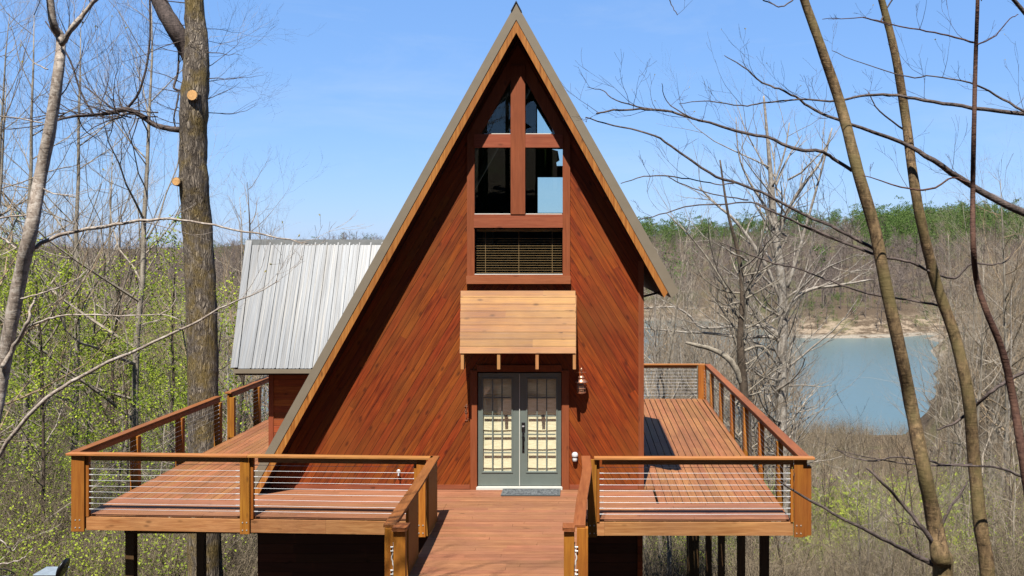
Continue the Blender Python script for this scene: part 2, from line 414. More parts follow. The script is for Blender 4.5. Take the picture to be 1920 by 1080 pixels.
# facade with openings
XR = fx(1206); T = .27
def hl(z): return XC-xin(z,T)
zr = ZA-((XR-XC)+T/.873)/SL
outer = [(hl(-.3),-.3),(XR,-.3),(XR,zr),(XC,ZA-(T/.873)/SL)]
WX0, WX1, WZ0 = fx(890), fx(1055), fz(515)
def glz(x): return ZA-(abs(x-XC)+T/.873+.30)/SL   # top slope of the glazing
win = [(WX0,WZ0),(WX1,WZ0),(WX1,glz(WX1)),(XC,glz(XC)),(WX0,glz(WX0))]
DX0, DX1, DZ0, DZ1 = fx(895), fx(1053), .02, fz(697)
door = [(DX0,DZ0),(DX1,DZ0),(DX1,DZ1),(DX0,DZ1)]
MB().prism(outer, FD, FD+.10, [win, door]).build('siding_wall', M['siding'], house)
# side and rear walls
MB().box(XR-.1, XR-.002, FD+.102, RB-.4, -3.9, zr-.02).build('side_wall', M['siding_s'], house)
MB().box(XR-.09, XR+.012, FD-.012, FD+.09, -.25, zr+.04).build('corner_trim', M['trim_v'], house)
RY = RB-.5
s_b = (RY)/F
def q(px,py): return (fx(px,RY), fz(py,RY))
rear_out = [(hl(-.3)+.02,-.3),(XR-.11,-.3),(XR-.11,zr-.05),(XC,ZA-(T/.873)/SL-.03)]
h1 = [q(1008,332),q(1008,399),q(1075,399),q(1075,332)]
h2 = [q(1007,203),q(1007,251),q(1036,251)]
h3 = [q(1032,279),q(1046,283),q(1049,300),q(1043,304),q(1044,311),q(1056,311),q(1056,279)]
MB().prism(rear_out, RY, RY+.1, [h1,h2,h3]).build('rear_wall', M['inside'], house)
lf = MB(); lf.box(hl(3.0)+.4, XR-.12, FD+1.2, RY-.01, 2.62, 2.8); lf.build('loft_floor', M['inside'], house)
# pale upright bar and triangle in the loft, behind the lower pane
lb = MB(); lb.box(fx(905,21), fx(925,21), 21,21.1, 2.8, 5.2); lb.add([(-1.8,21.2,2.8),(-1.1,21.2,2.8),(-1.8,21.2,4.3),(-1.8,21.3,2.8),(-1.1,21.3,2.8),(-1.8,21.3,4.3)],[(0,1,2),(5,4,3),(0,3,4,1),(1,4,5,2),(2,5,3,0)])
lb.build('pale_loft_shapes', simple('pale_loft_tone',(.16,.15,.11),.8), house)
# window frame
wf = MB().prism([(fx(876),fz(531)),(fx(1069),fz(531)),(fx(1069),ZA-(abs(fx(1069)-XC)+T/.873+.06)/SL),(XC,ZA-(T/.873+.06)/SL),(fx(876),ZA-(abs(fx(876)-XC)+T/.873+.06)/SL)], FD-.035, FD-.003, [win])
gw = wf.build('window', M['trim_v'], house)
MB().box(fx(958), fx(985), FD-.07, FD+.07, fz(402), glz(XC)+.02).build('mullion', M['trim_v'], gw)
for a,b,y0,y1 in ((889,957.8,252,277),(985.2,1055.5,252,277),(889,1055.5,402,427)):
    MB().box(fx(a),fx(b),FD-.055,FD+.06,fz(y1),fz(y0)-.001).build('crossbar', M['trim_h'], gw)
MB().box(fx(876)-.01, fx(1069)+.01, FD-.08, FD-.037, fz(531)-.01, fz(517)).build('sill', M['trim_h'], gw)
for a,b,y in ((890,957,401),(986,1054,401),(890,1055,514),(908,957,251),(986,1036,251)): MB().box(fx(a),fx(b),FD-.03,FD+.02,fz(y)-.012,fz(y)+.006).build('glazing_bead', M['sill'], gw)
MB().prism([(a+(.002 if a<XC else -.002 if a>XC else 0),b) for a,b in win], FD+.02, FD+.026).build('pane', M['glass'], gw)
bl = MB()
for i in range(15): 
    z = fz(447+i*4.6)
    bl.box(fx(892), fx(1053), FD+.13, FD+.155, z-.0035, z+.0035)
for x_ in (909,972,1035): bl.box(fx(x_)-.004, fx(x_)+.004, FD+.128, FD+.13, fz(513), fz(430))
bl.box(fx(892), fx(1053), FD+.125, FD+.165, fz(434), fz(429))
bl.build('window_blind', simple('blind_slats',(.75,.36,.18),.6), gw)
# door trim, head
dt = MB(); dt.box(fx(882),fx(894.6),FD-.03,FD-.002,-.02,fz(697)+.03); dt.box(fx(1053.4),fx(1067),FD-.03,FD-.002,-.02,fz(697)+.03); dt.box(fx(894.8),fx(1053.2),FD-.03,FD-.002,fz(697)+.002,fz(697)+.13)
dt.build('door_trim', M['trim_v'], house, bevel=.003)
MB().box(fx(893.5), fx(1054.5), FD-.06, FD+.03, -.005, .048).build('threshold', M['sill'], house)
MB().box(hl(.06)+.03, fx(881), FD-.022, FD-.002, .0, .085).build('base_trim', M['trim_h'], house)
MB().box(fx(1068), XR-.1, FD-.022, FD-.002, .0, .085).build('base_trim', M['trim_h'], house)
# two door leaves
mid = (DX0+DX1)/2
for k,(a,b) in enumerate(((DX0+.012,mid-.004),(mid+.004,DX1-.012))):
    g0, g1 = (fx(905.5),fx(958.5)) if k==0 else (fx(989),fx(1042.5))
    gz0, gz1 = fz(884.5), fz(711.5)
    y0 = FD+.035
    d = MB().prism([(a,.06),(b,.06),(b,DZ1-.03),(a,DZ1-.03)], y0, y0+.045, [[(g0,gz0),(g1,gz0),(g1,gz1),(g0,gz1)]]).build('door', M['door'], house, bevel=.003)
    mu = MB()
    for i in (1,2):
        x = g0+(g1-g0)*i/3; mu.box(x-.011,x+.011,y0+.006,y0+.03,gz0,gz1)
    for j in range(1,5):
        z = gz0+(gz1-gz0)*j/5
        for i in range(3):
            mu.box(g0+(g1-g0)*i/3+.0115,g0+(g1-g0)*(i+1)/3-.0115,y0+.008,y0+.028,z-.011,z+.011)
    mu.build('muntins', M['door'], d)
    lip = MB(); lip.box(g0-.03,g1+.03,y0-.012,y0-.001,gz0-.03,gz0-.002); lip.box(g0-.03,g0-.002,y0-.012,y0-.001,gz0-.001,gz1+.03); lip.box(g1+.002,g1+.03,y0-.012,y0-.001,gz0-.001,gz1+.03); lip.box(g0-.0,g1+.0,y0-.012,y0-.001,gz1+.002,gz1+.03)
    lip.build('glazing_rim', M['door'], d, bevel=.003)
    MB().box(g0,g1,y0+.031,y0+.035,gz0,gz1).build('pane', M['door_glass'], d)
    # roman shade in soft folds behind the glass
    sh = MB(); n = 60; rows = []
    edges = [gz1+.02, fz(778), fz(815), fz(850), gz0-.03]
    for i in range(n+1):
        z = gz1+.02+(gz0-.05-gz1)*i/n
        t_ = (fz(705)-z)/(fz(740)-fz(775)) % 1.0
        y = y0+.075-.022*(t_**1.6)
        for j in range(7):
            x = g0-.02+(g1-g0+.04)*j/6
            sag = .012*math.sin(math.pi*j/6)
            rows.append((x,y,z-sag*t_))
    fs = [(i*7+j,i*7+j+1,(i+1)*7+j+1,(i+1)*7+j) for i in range(n) for j in range(6)]
    sh.add(rows, fs); sh.build('roman_shade', M['shade'], d)
    if k == 1:
        hx = fx(981)
        hb = MB(); hb.box(hx-.033,hx+.033,y0-.035,y0-.001,fz(807),fz(792)); hb.build('keypad_lock', M['black'], d, bevel=.008)
        MB().box(hx-.02,hx+.02,y0-.038,y0-.0355,fz(800.5),fz(798)).build('keypad_strip', M['steel'], d)
        hh = MB(); hh.lathe((hx,y0-.03,fz(820)),[(.028,-.01),(.028,.03)],14,axis=1)
        hh.tube([(hx,y0,fz(816)),(hx,y0-.06,fz(818)),(hx,y0-.07,fz(826)),(hx,y0-.06,fz(834)),(hx,y0,fz(837))],.011,8)
        hh.box(hx-.022,hx+.022,y0-.012,y0-.001,fz(849),fz(812)); hh.lathe((hx,y0-.012,fz(845)),[(.02,-.012),(.02,.012)],12,axis=1)
        hh.build('door_handle', M['black'], d, bevel=.002)
MB().box(mid-.006,mid+.006,FD+.015,FD+.034,.06,DZ1-.04).build('astragal', M['sill'], house)
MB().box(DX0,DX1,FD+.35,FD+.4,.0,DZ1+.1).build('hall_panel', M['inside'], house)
# awning
ax0, ax1 = fx(864)-.0, fx(1079)+.0
aw_t = Vector((0,FD-.02,fz(545))); aw_b = Vector((0,FD-.63,fz(663,FD-.63)))
aw = MB(); nb = 9; dvec = (aw_b-aw_t)/nb; nrm = Vector((0,dvec.z,-dvec.y)).normalized()
if nrm.y > 0: nrm = -nrm
for i in range(nb):
    a = aw_t+dvec*i; b = aw_t+dvec*(i+.955); jit = random.uniform(-.004,.004)
    vs = []
    for x in (0, 1):
        for p_ in (a,b,b-nrm*.02,a-nrm*.02):
            f_ = (FD-p_.y)/.63
            vs.append(((ax0*(1-f_)-2.272*f_ if x == 0 else ax1*(1-f_)-.152*f_)+jit,p_.y,p_.z))
    aw.add(vs,[(0,1,2,3),(7,6,5,4),(0,4,5,1),(1,5,6,2),(2,6,7,3),(3,7,4,0)])
awn = aw.build('awning', M['awning'], house)
for px in (867,935,1007,1077):
    x = fx(px,FD-.6)
    r = MB()
    yb = FD-.61; pr = [(yb,aw_b.z-.005),(yb,aw_b.z-.29),(FD-.46,aw_b.z-.29),(FD-.004,aw_t.z-.65),(FD-.004,aw_t.z-.09)]
    vs = [(x-.028,a_,b_) for a_,b_ in pr]+[(x+.028,a_,b_) for a_,b_ in pr]
    n = len(pr); r.add(vs,[tuple(range(n)),tuple(reversed(range(n,2*n)))]+[(i,(i+1)%n+0,(i+1)%n+n,i+n) for i in range(n)])
    r.build('rafter', M['rafter'], awn)
# eave bracket + downspout sliver right
MB().beam((XR+.02,FD+.1,fz(556)),(XR+.45,FD+.1,fz(545)),.03,.04).build('eave_bracket', M['black'], house)
# lower storey in the shade of the deck
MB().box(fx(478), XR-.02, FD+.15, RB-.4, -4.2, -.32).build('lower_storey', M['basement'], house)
# --- left wing
wy0 = 20.2; wx = -6.62
wing_w = MB(); wing_w.box(wx, -4.9, wy0, wy0+.1, -4, 2.05); wing_w.build('wing_wall', M['siding_h'], house)
MB().prism([(wx+.0,-4),(wx+.1,-4),(wx+.1,2.2),(wx,2.2)], wy0+.102, 22.9).build('wing_side_wall', M['siding_s'], house)
MB().box(wx-.012, wx+.09, wy0-.02, wy0-.002, 0, 2.03).build('corner_trim', M['trim_v'], house)
E0 = P(440,691,19.7); R0 = P(468,452,21.2)
def xo(z): return XC-SL*(ZA-z)+.12
E1 = Vector((xo(E0.z),19.7,E0.z)); R1 = Vector((xo(R0.z),21.2,R0.z))
wr = MB()
sl = (R0-E0); un = Vector((0,-(R0.z-E0.z),(R0.y-E0.y))).normalized()
th = un*.05
wr.add([E0,E1,R1,R0,E0-th,E1-th,R1-th,R0-th],[(0,1,2,3),(4,7,6,5),(0,4,5,1),(0,3,7,4)])
Bk = 22.9
wr.add([R0,R1,(xo(2.0),Bk,2.0),(R0.x+.1,Bk,2.0)],[(0,1,2,3)])
wr.build('wing_roof', M['roof'], house)
gab = MB(); gab.add([(wx,wy0+.05,2.1),(wx,21.2,4.55),(wx,22.8,2.1)],[(0,1,2)]); gab.build('wing_gable', M['siding_s'], house)
rb = MB()
n = 12
for i in range(1, n):
    x = E0.x+.25*i+.08
    xt = R0.x+(x-E0.x)*1.0
    t_end = 1.0
    if x > E1.x: break
    for dx, hh_, ww in ((0,.03,.028),(.085,.010,.03),(.165,.010,.03)):
        a = Vector((x+dx,E0.y,E0.z))+un*hh_/2; b = Vector((x+dx+(R0.x-E0.x)*.35,R0.y,R0.z))+un*hh_/2
        rb.beam(a,b,ww,hh_,up=un)
for x_ in np.arange(E1.x, R1.x-.05, .25):        # ribs that die into the A-frame roof
    zc = ZA-(XC+.1-(x_))/SL
    t_ = (zc-E0.z)/(R0.z-E0.z)
    if 0 < t_ < 1:
        a = E0.lerp(R0,t_); a = Vector((x_+.08,a.y,a.z))+un*.015; b = Vector((x_+.08,R0.y,R0.z))+un*.015
        rb.beam(a,b,.028,.03,up=un)
rb.build('roof_ribs', M['roof'], house)
MB().box(R0.x-.03,R1.x+.05,R0.y-.05,R0.y+.1,R0.z-.10,R0.z+.035).build('ridge_flashing', simple('grey_flashing',(.26,.27,.27),.5), house)
tr = MB(); tr.beam(E0+un*.025,R0+un*.025,.14,.05,up=un)
tr.build('rake_trim', M['roof'], house)
gt = MB(); gt.box(E0.x, E1.x, 19.62, 19.72, E0.z-.09, E0.z-.015); gt.build('gutter', M['fascia_metal'], house)
MB().box(E0.x+.03, E1.x, 19.66, wy0, E0.z-.13, E0.z-.095).build('eave_soffit', M['soffit'], house)

# things on the facade
la = thing('wall_lantern', (fx(1091),FD,fz(720)), 'copper nautical lantern on a wall bracket right of the doors', 'wall lamp')
lx, ly = fx(1090,FD-.15), FD-.15
def lz(py): return fz(py,FD-.15)
MB().box(lx-.05,lx+.05,FD-.03,FD-.002,lz(738),lz(712)).build('wall_plate', M['copper'], la, bevel=.005)
arm = MB(); arm.tube([(lx,FD-.02,lz(716)),(lx,FD-.07,lz(700)),(lx,ly,lz(697)),(lx,ly,lz(702))],.010,8); arm.tube([(lx-.09,ly,lz(698)),(lx+.09,ly,lz(698))],.005,6)
arm.lathe((lx,ly,lz(697)),[(.004,.08),(.022,.06),(.026,.03),(.014,0)],12); arm.build('arm', M['copper'], la, smooth=True)
hd = MB(); hd.lathe((lx,ly,lz(716)),[(.118,-.01),(.122,0),(.06,.05),(.045,.06),(.06,.065),(.062,.09),(.03,.12),(.012,.125)],20); hd.build('hood', M['copper'], la, smooth=True)
cg = MB()
for a in range(6):
    t_=a*math.pi/3; cg.tube([(lx+.075*math.cos(t_),ly+.075*math.sin(t_),lz(717)),(lx+.075*math.cos(t_),ly+.075*math.sin(t_),lz(735))],.006,5)
for py in (722,728): cg.lathe((lx,ly,lz(py)),[(.078,-.006),(.088,0),(.078,.006)],16)
cg.lathe((lx,ly,lz(736)),[(.05,-.02),(.085,-.01),(.09,.012),(.06,.016)],16)
cg.build('cage', M['copper'], la)
MB().lathe((lx,ly,lz(735)),[(.05,0.02),(.058,.06),(.058,.12),(.05,.17)],14).build('globe', simple('frosted_globe',(.6,.55,.42),.2), la, smooth=True)
hn = thing('house_number', (fx(874),FD,fz(770)), 'upright strip of small copper house numerals 461 left of the doors', 'house number')
for ch, py in (('4',765),('6',774),('1',783)):
    cu = bpy.data.curves.new('numeral','FONT'); cu.body = ch; cu.size = .12; cu.extrude = .006; cu.align_x='CENTER'
    tmp = bpy.data.objects.new('tmp', cu); COL.objects.link(tmp)
    dg = bpy.context.evaluated_depsgraph_get(); me = bpy.data.meshes.new_from_object(tmp.evaluated_get(dg))
    bpy.data.objects.remove(tmp)
    me.name = 'numeral'; me.materials.clear(); me.materials.append(M['copper'])
    o = bpy.data.objects.new('numeral', me); COL.objects.link(o); o.parent = hn
    o.location = (0,-.012,fz(py)-hn.location.z); o.rotation_euler = (math.pi/2,0,0)
nb_ = MB(); nb_.tube([(fx(874),FD-.015,fz(785)),(fx(872),FD-.015,fz(788)),(fx(876),FD-.015,fz(788.5)),(fx(878),FD-.015,fz(784))],.005,6)
nb_.build('scroll_bracket', M['copper'], hn)
ms = thing('motion_sensor', (fx(1078),FD,fz(855)), 'small white rounded sensor on the siding beside the right railing', 'sensor')
MB().lathe((fx(1078),FD-.05,fz(864)),[(.035,0),(.045,.01),(.045,.06),(.036,.075)],16).build('sensor_body', M['white'], ms, smooth=True)
MB().lathe((fx(1078),FD-.05,fz(856)),[(.052,0),(.06,.02),(.058,.06),(.035,.09),(.01,.095)],16).build('sensor_dome', simple('sensor_lens',(.7,.7,.7),.15), ms, smooth=True)
MB().box(fx(1078)-.02,fx(1078)+.02,FD-.03,FD-.002,fz(864),fz(850)).build('bracket', M['white'], ms)
ho = thing('hose_tap', (fx(749),FD,fz(883)), 'small silver garden tap low on the siding behind the left railing', 'tap')
MB().lathe((fx(749),FD-.09,fz(882)),[(.028,-.008),(.038,0),(.028,.008)],14,axis=1).build('tap_wheel', M['steel'], ho)
MB().tube([(fx(749),FD,fz(884)),(fx(749),FD-.08,fz(884)),(fx(749),FD-.1,fz(890))],.014,8).build('spout', M['steel'], ho)
dm = thing('doormat', (fx(997,17.9),17.85,.012), 'grey patterned doormat on the deck before the double doors', 'doormat')
MB().box(-1.50,-.47,17.68,18.1,.014,.024).build('mat_field', M['mat'], dm)
bd_ = MB()
for b_ in ((-1.53,-.44,17.65,17.679),(-1.53,-.44,18.101,18.13),(-1.53,-1.501,17.679,18.101),(-.469,-.44,17.679,18.101)): bd_.box(*b_,.012,.027)
bd_.build('mat_border', simple('mat_rubber',(.10,.11,.11),.7), dm)

# ------------------------------------------------------------------ deck
deck = thing('wooden_deck', (-2,17,0), 'raised reddish plank deck and entry bridge wrapping round the A-frame house', 'deck')
def shear(x): return .055*max(0,-2.45-x)
bx = MB()
pitch = .145; gap = .007
y = 16.12-17; 
rows = []
k0 = math.floor((7.0-17)/pitch); k1 = math.ceil((18.18-17)/pitch)
def edge_r(y): return 3.45+(y-16.1)*.0215
def edge_l(y): return -8.56
def seg(a, b, x0, x1, c, split=4.2):
    x = x0; first = random.uniform(.5,split)
    while x < x1-.01:
        xe = min(x1, x+first); first = random.uniform(2.6,split+1)
        if x1-xe < .6: xe = x1
        s0, s1 = (shear(x), shear(xe)) if c else (0,0)
        dz = random.uniform(-.0015,.0015)
        bx.add([(x,a+s0,-.03),(xe-.004,a+s1,-.03),(xe-.004,b+s1,-.03),(x,b+s0,-.03),(x,a+s0,dz),(xe-.004,a+s1,dz),(xe-.004,b+s1,dz),(x,b+s0,dz)],
               [(0,3,2,1),(4,5,6,7),(0,1,5,4),(1,2,6,5),(2,3,7,6),(3,0,4,7)])
        x = xe
for k in range(k0, k1+1):
    a = 17+k*pitch+gap/2; b = 17+(k+1)*pitch-gap/2
    if b > FD-.03: break
    if a < 16.08: seg(a,b,-2.45,-.05,False)
    elif a < 17.05:
        seg(a,b,-8.56,-2.45,True); seg(a,b,-2.45,edge_r(a),False)
    else:
        seg(a,b,-6.35,XR+.3 if False else 1.3,False)
bx.build('boards', M['deck_x'], deck)
by = MB()
def longb(x0, x1, ya, yb, slope=0.):
    y = ya; L = random.uniform(1,4)
    while y < yb-.01:
        ye = min(yb,y+L); L = random.uniform(2.5,4.9)
        if yb-ye < .7: ye = yb
        dz = random.uniform(-.0015,.0015)-.001
        o0, o1 = slope*(y-16.1), slope*(ye-16.1)
        by.add([(x0+o0,y,-.03),(x1+o0,y,-.03),(x1+o1,ye-.004,-.03),(x0+o1,ye-.004,-.03),(x0+o0,y,dz),(x1+o0,y,dz),(x1+o1,ye-.004,dz),(x0+o1,ye-.004,dz)],
               [(0,3,2,1),(4,5,6,7),(0,1,5,4),(1,2,6,5),(2,3,7,6),(3,0,4,7)])
        y = ye
k = math.floor((-8.56+2)/pitch)
ystart = 17.0+math.ceil((17.05-17)/pitch)*pitch+.005
x = -2+k*pitch
while x < -6.4:
    xa = max(x,-8.56)+gap/2; xb = x+pitch-gap/2
    sh_ = shear((xa+xb)/2)
    longb(xa, xb, ystart+sh_, 27.2 if xb < wx-.01 else (20.18 if xb < -6.35 else 18.2)); x += pitch
by.build('boards', M['deck_y'], deck); by = MB()
x = -2+math.floor((XR+2)/pitch)*pitch
while x+pitch < 3.5:
    longb(max(x,XR+.015)+gap/2, x+pitch-gap/2, ystart if x>=1.3 else 18.25, 29.65, .0215*(x-1.1)/2.4); x += pitch
longb(x+gap/2, 3.45, ystart, 29.65, .0215)
by.build('boards', M['deck_y'], deck)
bk = MB()                                        # deck behind the house
x = -5.0
while x < 1.12: bk.box(x,x+.138,RB-.35,29.6,-.03,0); x += .145
bk.build('boards', M['deck_y'], deck)
# rim boards
rm = MB()
def rim(x0,x1,z0=-.255,z1=-.036):
    a = (x0,16.06+shear(x0)); b = (x1,16.06+shear(x1))
    rm.add([(a[0],a[1],z0),(b[0],b[1],z0),(b[0],b[1]+.04,z0),(a[0],a[1]+.04,z0),(a[0],a[1],z1),(b[0],b[1],z1),(b[0],b[1]+.04,z1),(a[0],a[1]+.04,z1)],
           [(0,3,2,1),(4,5,6,7),(0,1,5,4),(1,2,6,5),(2,3,7,6),(3,0,4,7)])
for a_,b_ in ((-8.5,-5.75),(-5.748,-4.35),(-4.348,-2.5),(.03,.34),(.342,3.5)):
    rm = MB(); rim(a_,b_); rm.build('rim_board', M['rim'], deck)
for a_,b_ in (((3.47,16.1,-.146),(3.77,29.65,-.146)),((-8.58,16.45,-.146),(-8.58,27.2,-.146)),((-5,29.64,-.146),(3.74,29.64,-.146)),((-2.42,16.05,-.146),(-2.42,7,-.146)),((-.08,16.05,-.146),(-.08,7,-.146))):
    MB().beam(a_,b_,.04,.22).build('rim_board', M['rim_y'], deck)
jo = MB()
for x in np.arange(-8.3,3.4,.42): jo.box(x-.02,x+.02,16.12+shear(x)+.01,18.15,-.25,-.035)
for y in np.arange(18.4,29.4,.45): jo.box(1.14,3.5,y-.02,y+.02,-.25,-.035)
for y in np.arange(18.4,27,.45): jo.box(-8.54,-6.66,y-.02,y+.02,-.25,-.035)
for x in (-2.1,-1.6,-1.2,-.8,-.4): jo.box(x-.02,x+.02,7,16.1,-.25,-.035)
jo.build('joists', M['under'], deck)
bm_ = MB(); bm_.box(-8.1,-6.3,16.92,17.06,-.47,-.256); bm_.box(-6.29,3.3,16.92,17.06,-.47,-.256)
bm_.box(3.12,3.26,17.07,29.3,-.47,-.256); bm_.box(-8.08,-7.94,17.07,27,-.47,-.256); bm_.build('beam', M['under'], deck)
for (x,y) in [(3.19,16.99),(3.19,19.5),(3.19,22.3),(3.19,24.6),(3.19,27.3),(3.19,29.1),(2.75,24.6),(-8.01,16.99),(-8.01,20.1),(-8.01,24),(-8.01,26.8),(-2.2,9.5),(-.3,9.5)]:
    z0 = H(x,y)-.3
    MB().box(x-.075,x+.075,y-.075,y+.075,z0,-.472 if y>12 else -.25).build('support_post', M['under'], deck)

# ------------------------------------------------------------------ railings
CT = 1.07
def plank(mb_, x, y, w, t, z0=-.255, z1=CT-.04): mb_.box(x-w/2,x+w/2,y-t/2,y+t/2,z0,z1)
def bolts(parent, x, y, z=(-.07,-.2), dx=.035):
    b = MB()
    for zz in z:
        for d in (-dx,dx): b.lathe((x+d,y,zz),[(.011,-.008),(.011,.0)],8,axis=1)
    return b.build('bolt_heads', M['bolt'], parent)
def cables(rail, a, b, n=9, rr=.0034):
    a = Vector((a[0],a[1],0)); b = Vector((b[0],b[1],0))
    for i in range(n):
        z = .10+i*.098
        m = MB(); mid_ = (a+b)/2; sag = random.uniform(0,.006)
        m.tube([(a.x,a.y,z),(mid_.x,mid_.y,z-sag),(b.x,b.y,z)],rr,5,cap=False)
        for e, d in ((a,1),(b,-1)):
            dr = (b-a).normalized()*d; p = Vector((e.x,e.y,z)); m.tube([p,p+dr*.07],.009,6)
        m.build('cable', M['steel'], rail)
def cap(rail, pts, w=.15, mat='cap_x', top=CT):
    m = MB()
    L = []; R = []
    pts = [Vector((p[0],p[1],0)) for p in pts]
    for i,p in enumerate(pts):
        d = (pts[min(i+1,len(pts)-1)]-pts[max(i-1,0)]).normalized(); s_ = Vector((-d.y,d.x,0))*(w/2)
        L.append(p+s_); R.append(p-s_)
    n = len(pts); vs = []
    for z in (top-.038, top):
        vs += [(p.x,p.y,z) for p in L]+[(p.x,p.y,z) for p in R]
    fs = []
    for i in range(n-1):
        fs += [(i,i+1,n+i+1,n+i)][::1]; fs += [(2*n+i,3*n+i,3*n+i+1,2*n+i+1)]
        fs += [(i,2*n+i,2*n+i+1,i+1)]; fs += [(n+i,n+i+1,3*n+i+1,3*n+i)]
    fs += [(0,n,3*n,2*n),(n-1,3*n-1,4*n-1,2*n-1)]
    m.add(vs, fs); return m.build('cap_rail', M[mat], rail, bevel=.006)
def sub(rail, a, b, mat='rim'):
    m = MB(); m.beam((a[0],a[1],CT-.087),(b[0],b[1],CT-.087),.038,.09); m.build('top_rail', M[mat], rail)

# front left
yl = lambda x: 16.02+shear(x)
r = thing('deck_railing', (-5.5,16.2,0), 'front left railing with steel cables between the corner post and the bridge', 'railing')
cap(r, [(-8.80,yl(-8.8)),(-5.66,yl(-5.66))]); cap(r, [(-5.656,yl(-5.66)),(-2.52,yl(-2.5))])
sub(r, (-8.4,yl(-8.4)+.03), (-5.8,yl(-5.8)+.03)); sub(r, (-5.5,yl(-5.5)+.03), (-2.7,yl(-2.7)+.03))
for x,w1,dx in ((-8.62,.22,.14),(-5.72,.16,.105),(-2.72,.15,-.1)):
    m = MB(); plank(m,x,yl(x)-.0,w1,.04,-.27); m.build('post', M['post'], r, bevel=.004)
    m = MB(); plank(m,x+dx,yl(x)+.065,.05 if dx>0 else .05,.08,-.03); plank(m,x+(.0),yl(x)+.075,w1*.9,.06,.004); m.build('post_backing', M['post'], r, bevel=.004)
    bolts(r, x, yl(x)-.02)
cables(r, (-8.45,yl(-8.45)+.05), (-5.83,yl(-5.83)+.05)); cables(r, (-5.58,yl(-5.58)+.05), (-2.8,yl(-2.8)+.05))
# front right
r = thing('deck_railing', (1.8,16.1,0), 'front right railing with steel cables between the bridge and the lake-side corner', 'railing')
cap(r, [(.17,16.02),(3.84,16.02)]); sub(r,(.3,16.05),(3.5,16.05))
for x,w1,dx in ((.135,.15,.10),(3.58,.15,-.10)):
    m = MB(); plank(m,x,16.02,w1,.04,-.27); m.build('post', M['post'], r, bevel=.004)
    m = MB(); plank(m,x+dx,16.085,.05,.08,-.03); m.build('post_backing', M['post'], r, bevel=.004)
    bolts(r,x,16.0)
m = MB(); plank(m,3.69,16.06,.08,.04,-.27,CT-.04); plank(m,3.765,16.11,.07,.14,-.25,CT-.16); m.build('post_backing', M['post'], r, bevel=.004)
cables(r,(.26,16.07),(3.46,16.07))
# right side
r = thing('deck_railing', (3.7,23,0), 'long right side railing running back toward the lake', 'railing')
rx = lambda y: 3.66+(y-16)*.0095
cap(r, [(rx(16.1)+.03,16.1),(rx(23)+.03,23)],.18,'cap_y'); cap(r, [(rx(23)+.03,23.004),(rx(29.9)+.03,29.8)],.18,'cap_y')
m = MB(); m.beam((rx(16.3)-.0,16.3,CT-.087),(rx(29.6)-.0,29.6,CT-.087),.038,.09); m.build('top_rail', M['rim_y'], r)
for y in (18,20,22,24.1,26.2,28.3):
    m = MB(); m.box(rx(y)-.07,rx(y)+.0,y-.065,y+.065,-.25,CT-.13); m.box(rx(y)+.003,rx(y)+.045,y-.07,y+.07,-.26,CT-.133); m.build('post', M['post'], r, bevel=.004)
cables(r,(rx(16.3)-.09,16.3),(rx(29.5)-.09,29.5),rr=.0013)
# back
r = thing('deck_railing', (1,29.7,0), 'far railing at the back of the right deck above the lake', 'railing')
cap(r,[(-4,29.72),(3.9,29.72)]); sub(r,(-4,29.75),(3.5,29.75))
m = MB(); m.box(3.53,3.78,29.64,29.78,-.25,CT-.04); m.build('post', M['post'], r, bevel=.004)
m = MB(); m.box(-1.1,-.95,29.64,29.78,-.25,CT-.04); m.build('post', M['post'], r, bevel=.004)
cables(r,(-.9,29.7),(3.5,29.7))
# left side, nearer than the oak
r = thing('deck_railing', (-8.75,19.5,0), 'left side railing from the front corner back to the big oak trunk', 'railing')
cap(r,[(-8.74,16.5),(-8.74,22.95)],.16,'cap_y')
m = MB(); m.beam((-8.68,16.6,CT-.087),(-8.68,22.85,CT-.087),.038,.09); m.build('top_rail', M['rim_y'], r)
for y in (18.6,20.65,22.8):
    m = MB(); m.box(-8.72,-8.61,y-.065,y+.065,-.25,CT-.135); m.box(-8.765,-8.724,y-.07,y+.07,-.26,CT-.04); m.build('post', M['post'], r, bevel=.004)
cables(r,(-8.62,16.6),(-8.62,22.7),rr=.0013)
r = thing('deck_railing', (-8.75,25.5,0), 'left side railing between the big oak trunk and the metal-roofed wing', 'railing')
cap(r,[(-8.74,23.55),(-8.74,27.3)],.16,'cap_y')
m = MB(); m.beam((-8.68,23.65,CT-.087),(-8.68,27.2,CT-.087),.038,.09); m.build('top_rail', M['rim_y'], r)
for y in (23.65,25.5,27.1):
    m = MB(); m.box(-8.72,-8.60,y-.065,y+.065,-.25,CT-.135); m.box(-8.765,-8.724,y-.07,y+.07,-.26,CT-.04); m.build('post', M['post'], r, bevel=.004)
cables(r,(-8.62,23.7),(-8.62,27.0),rr=.0013)
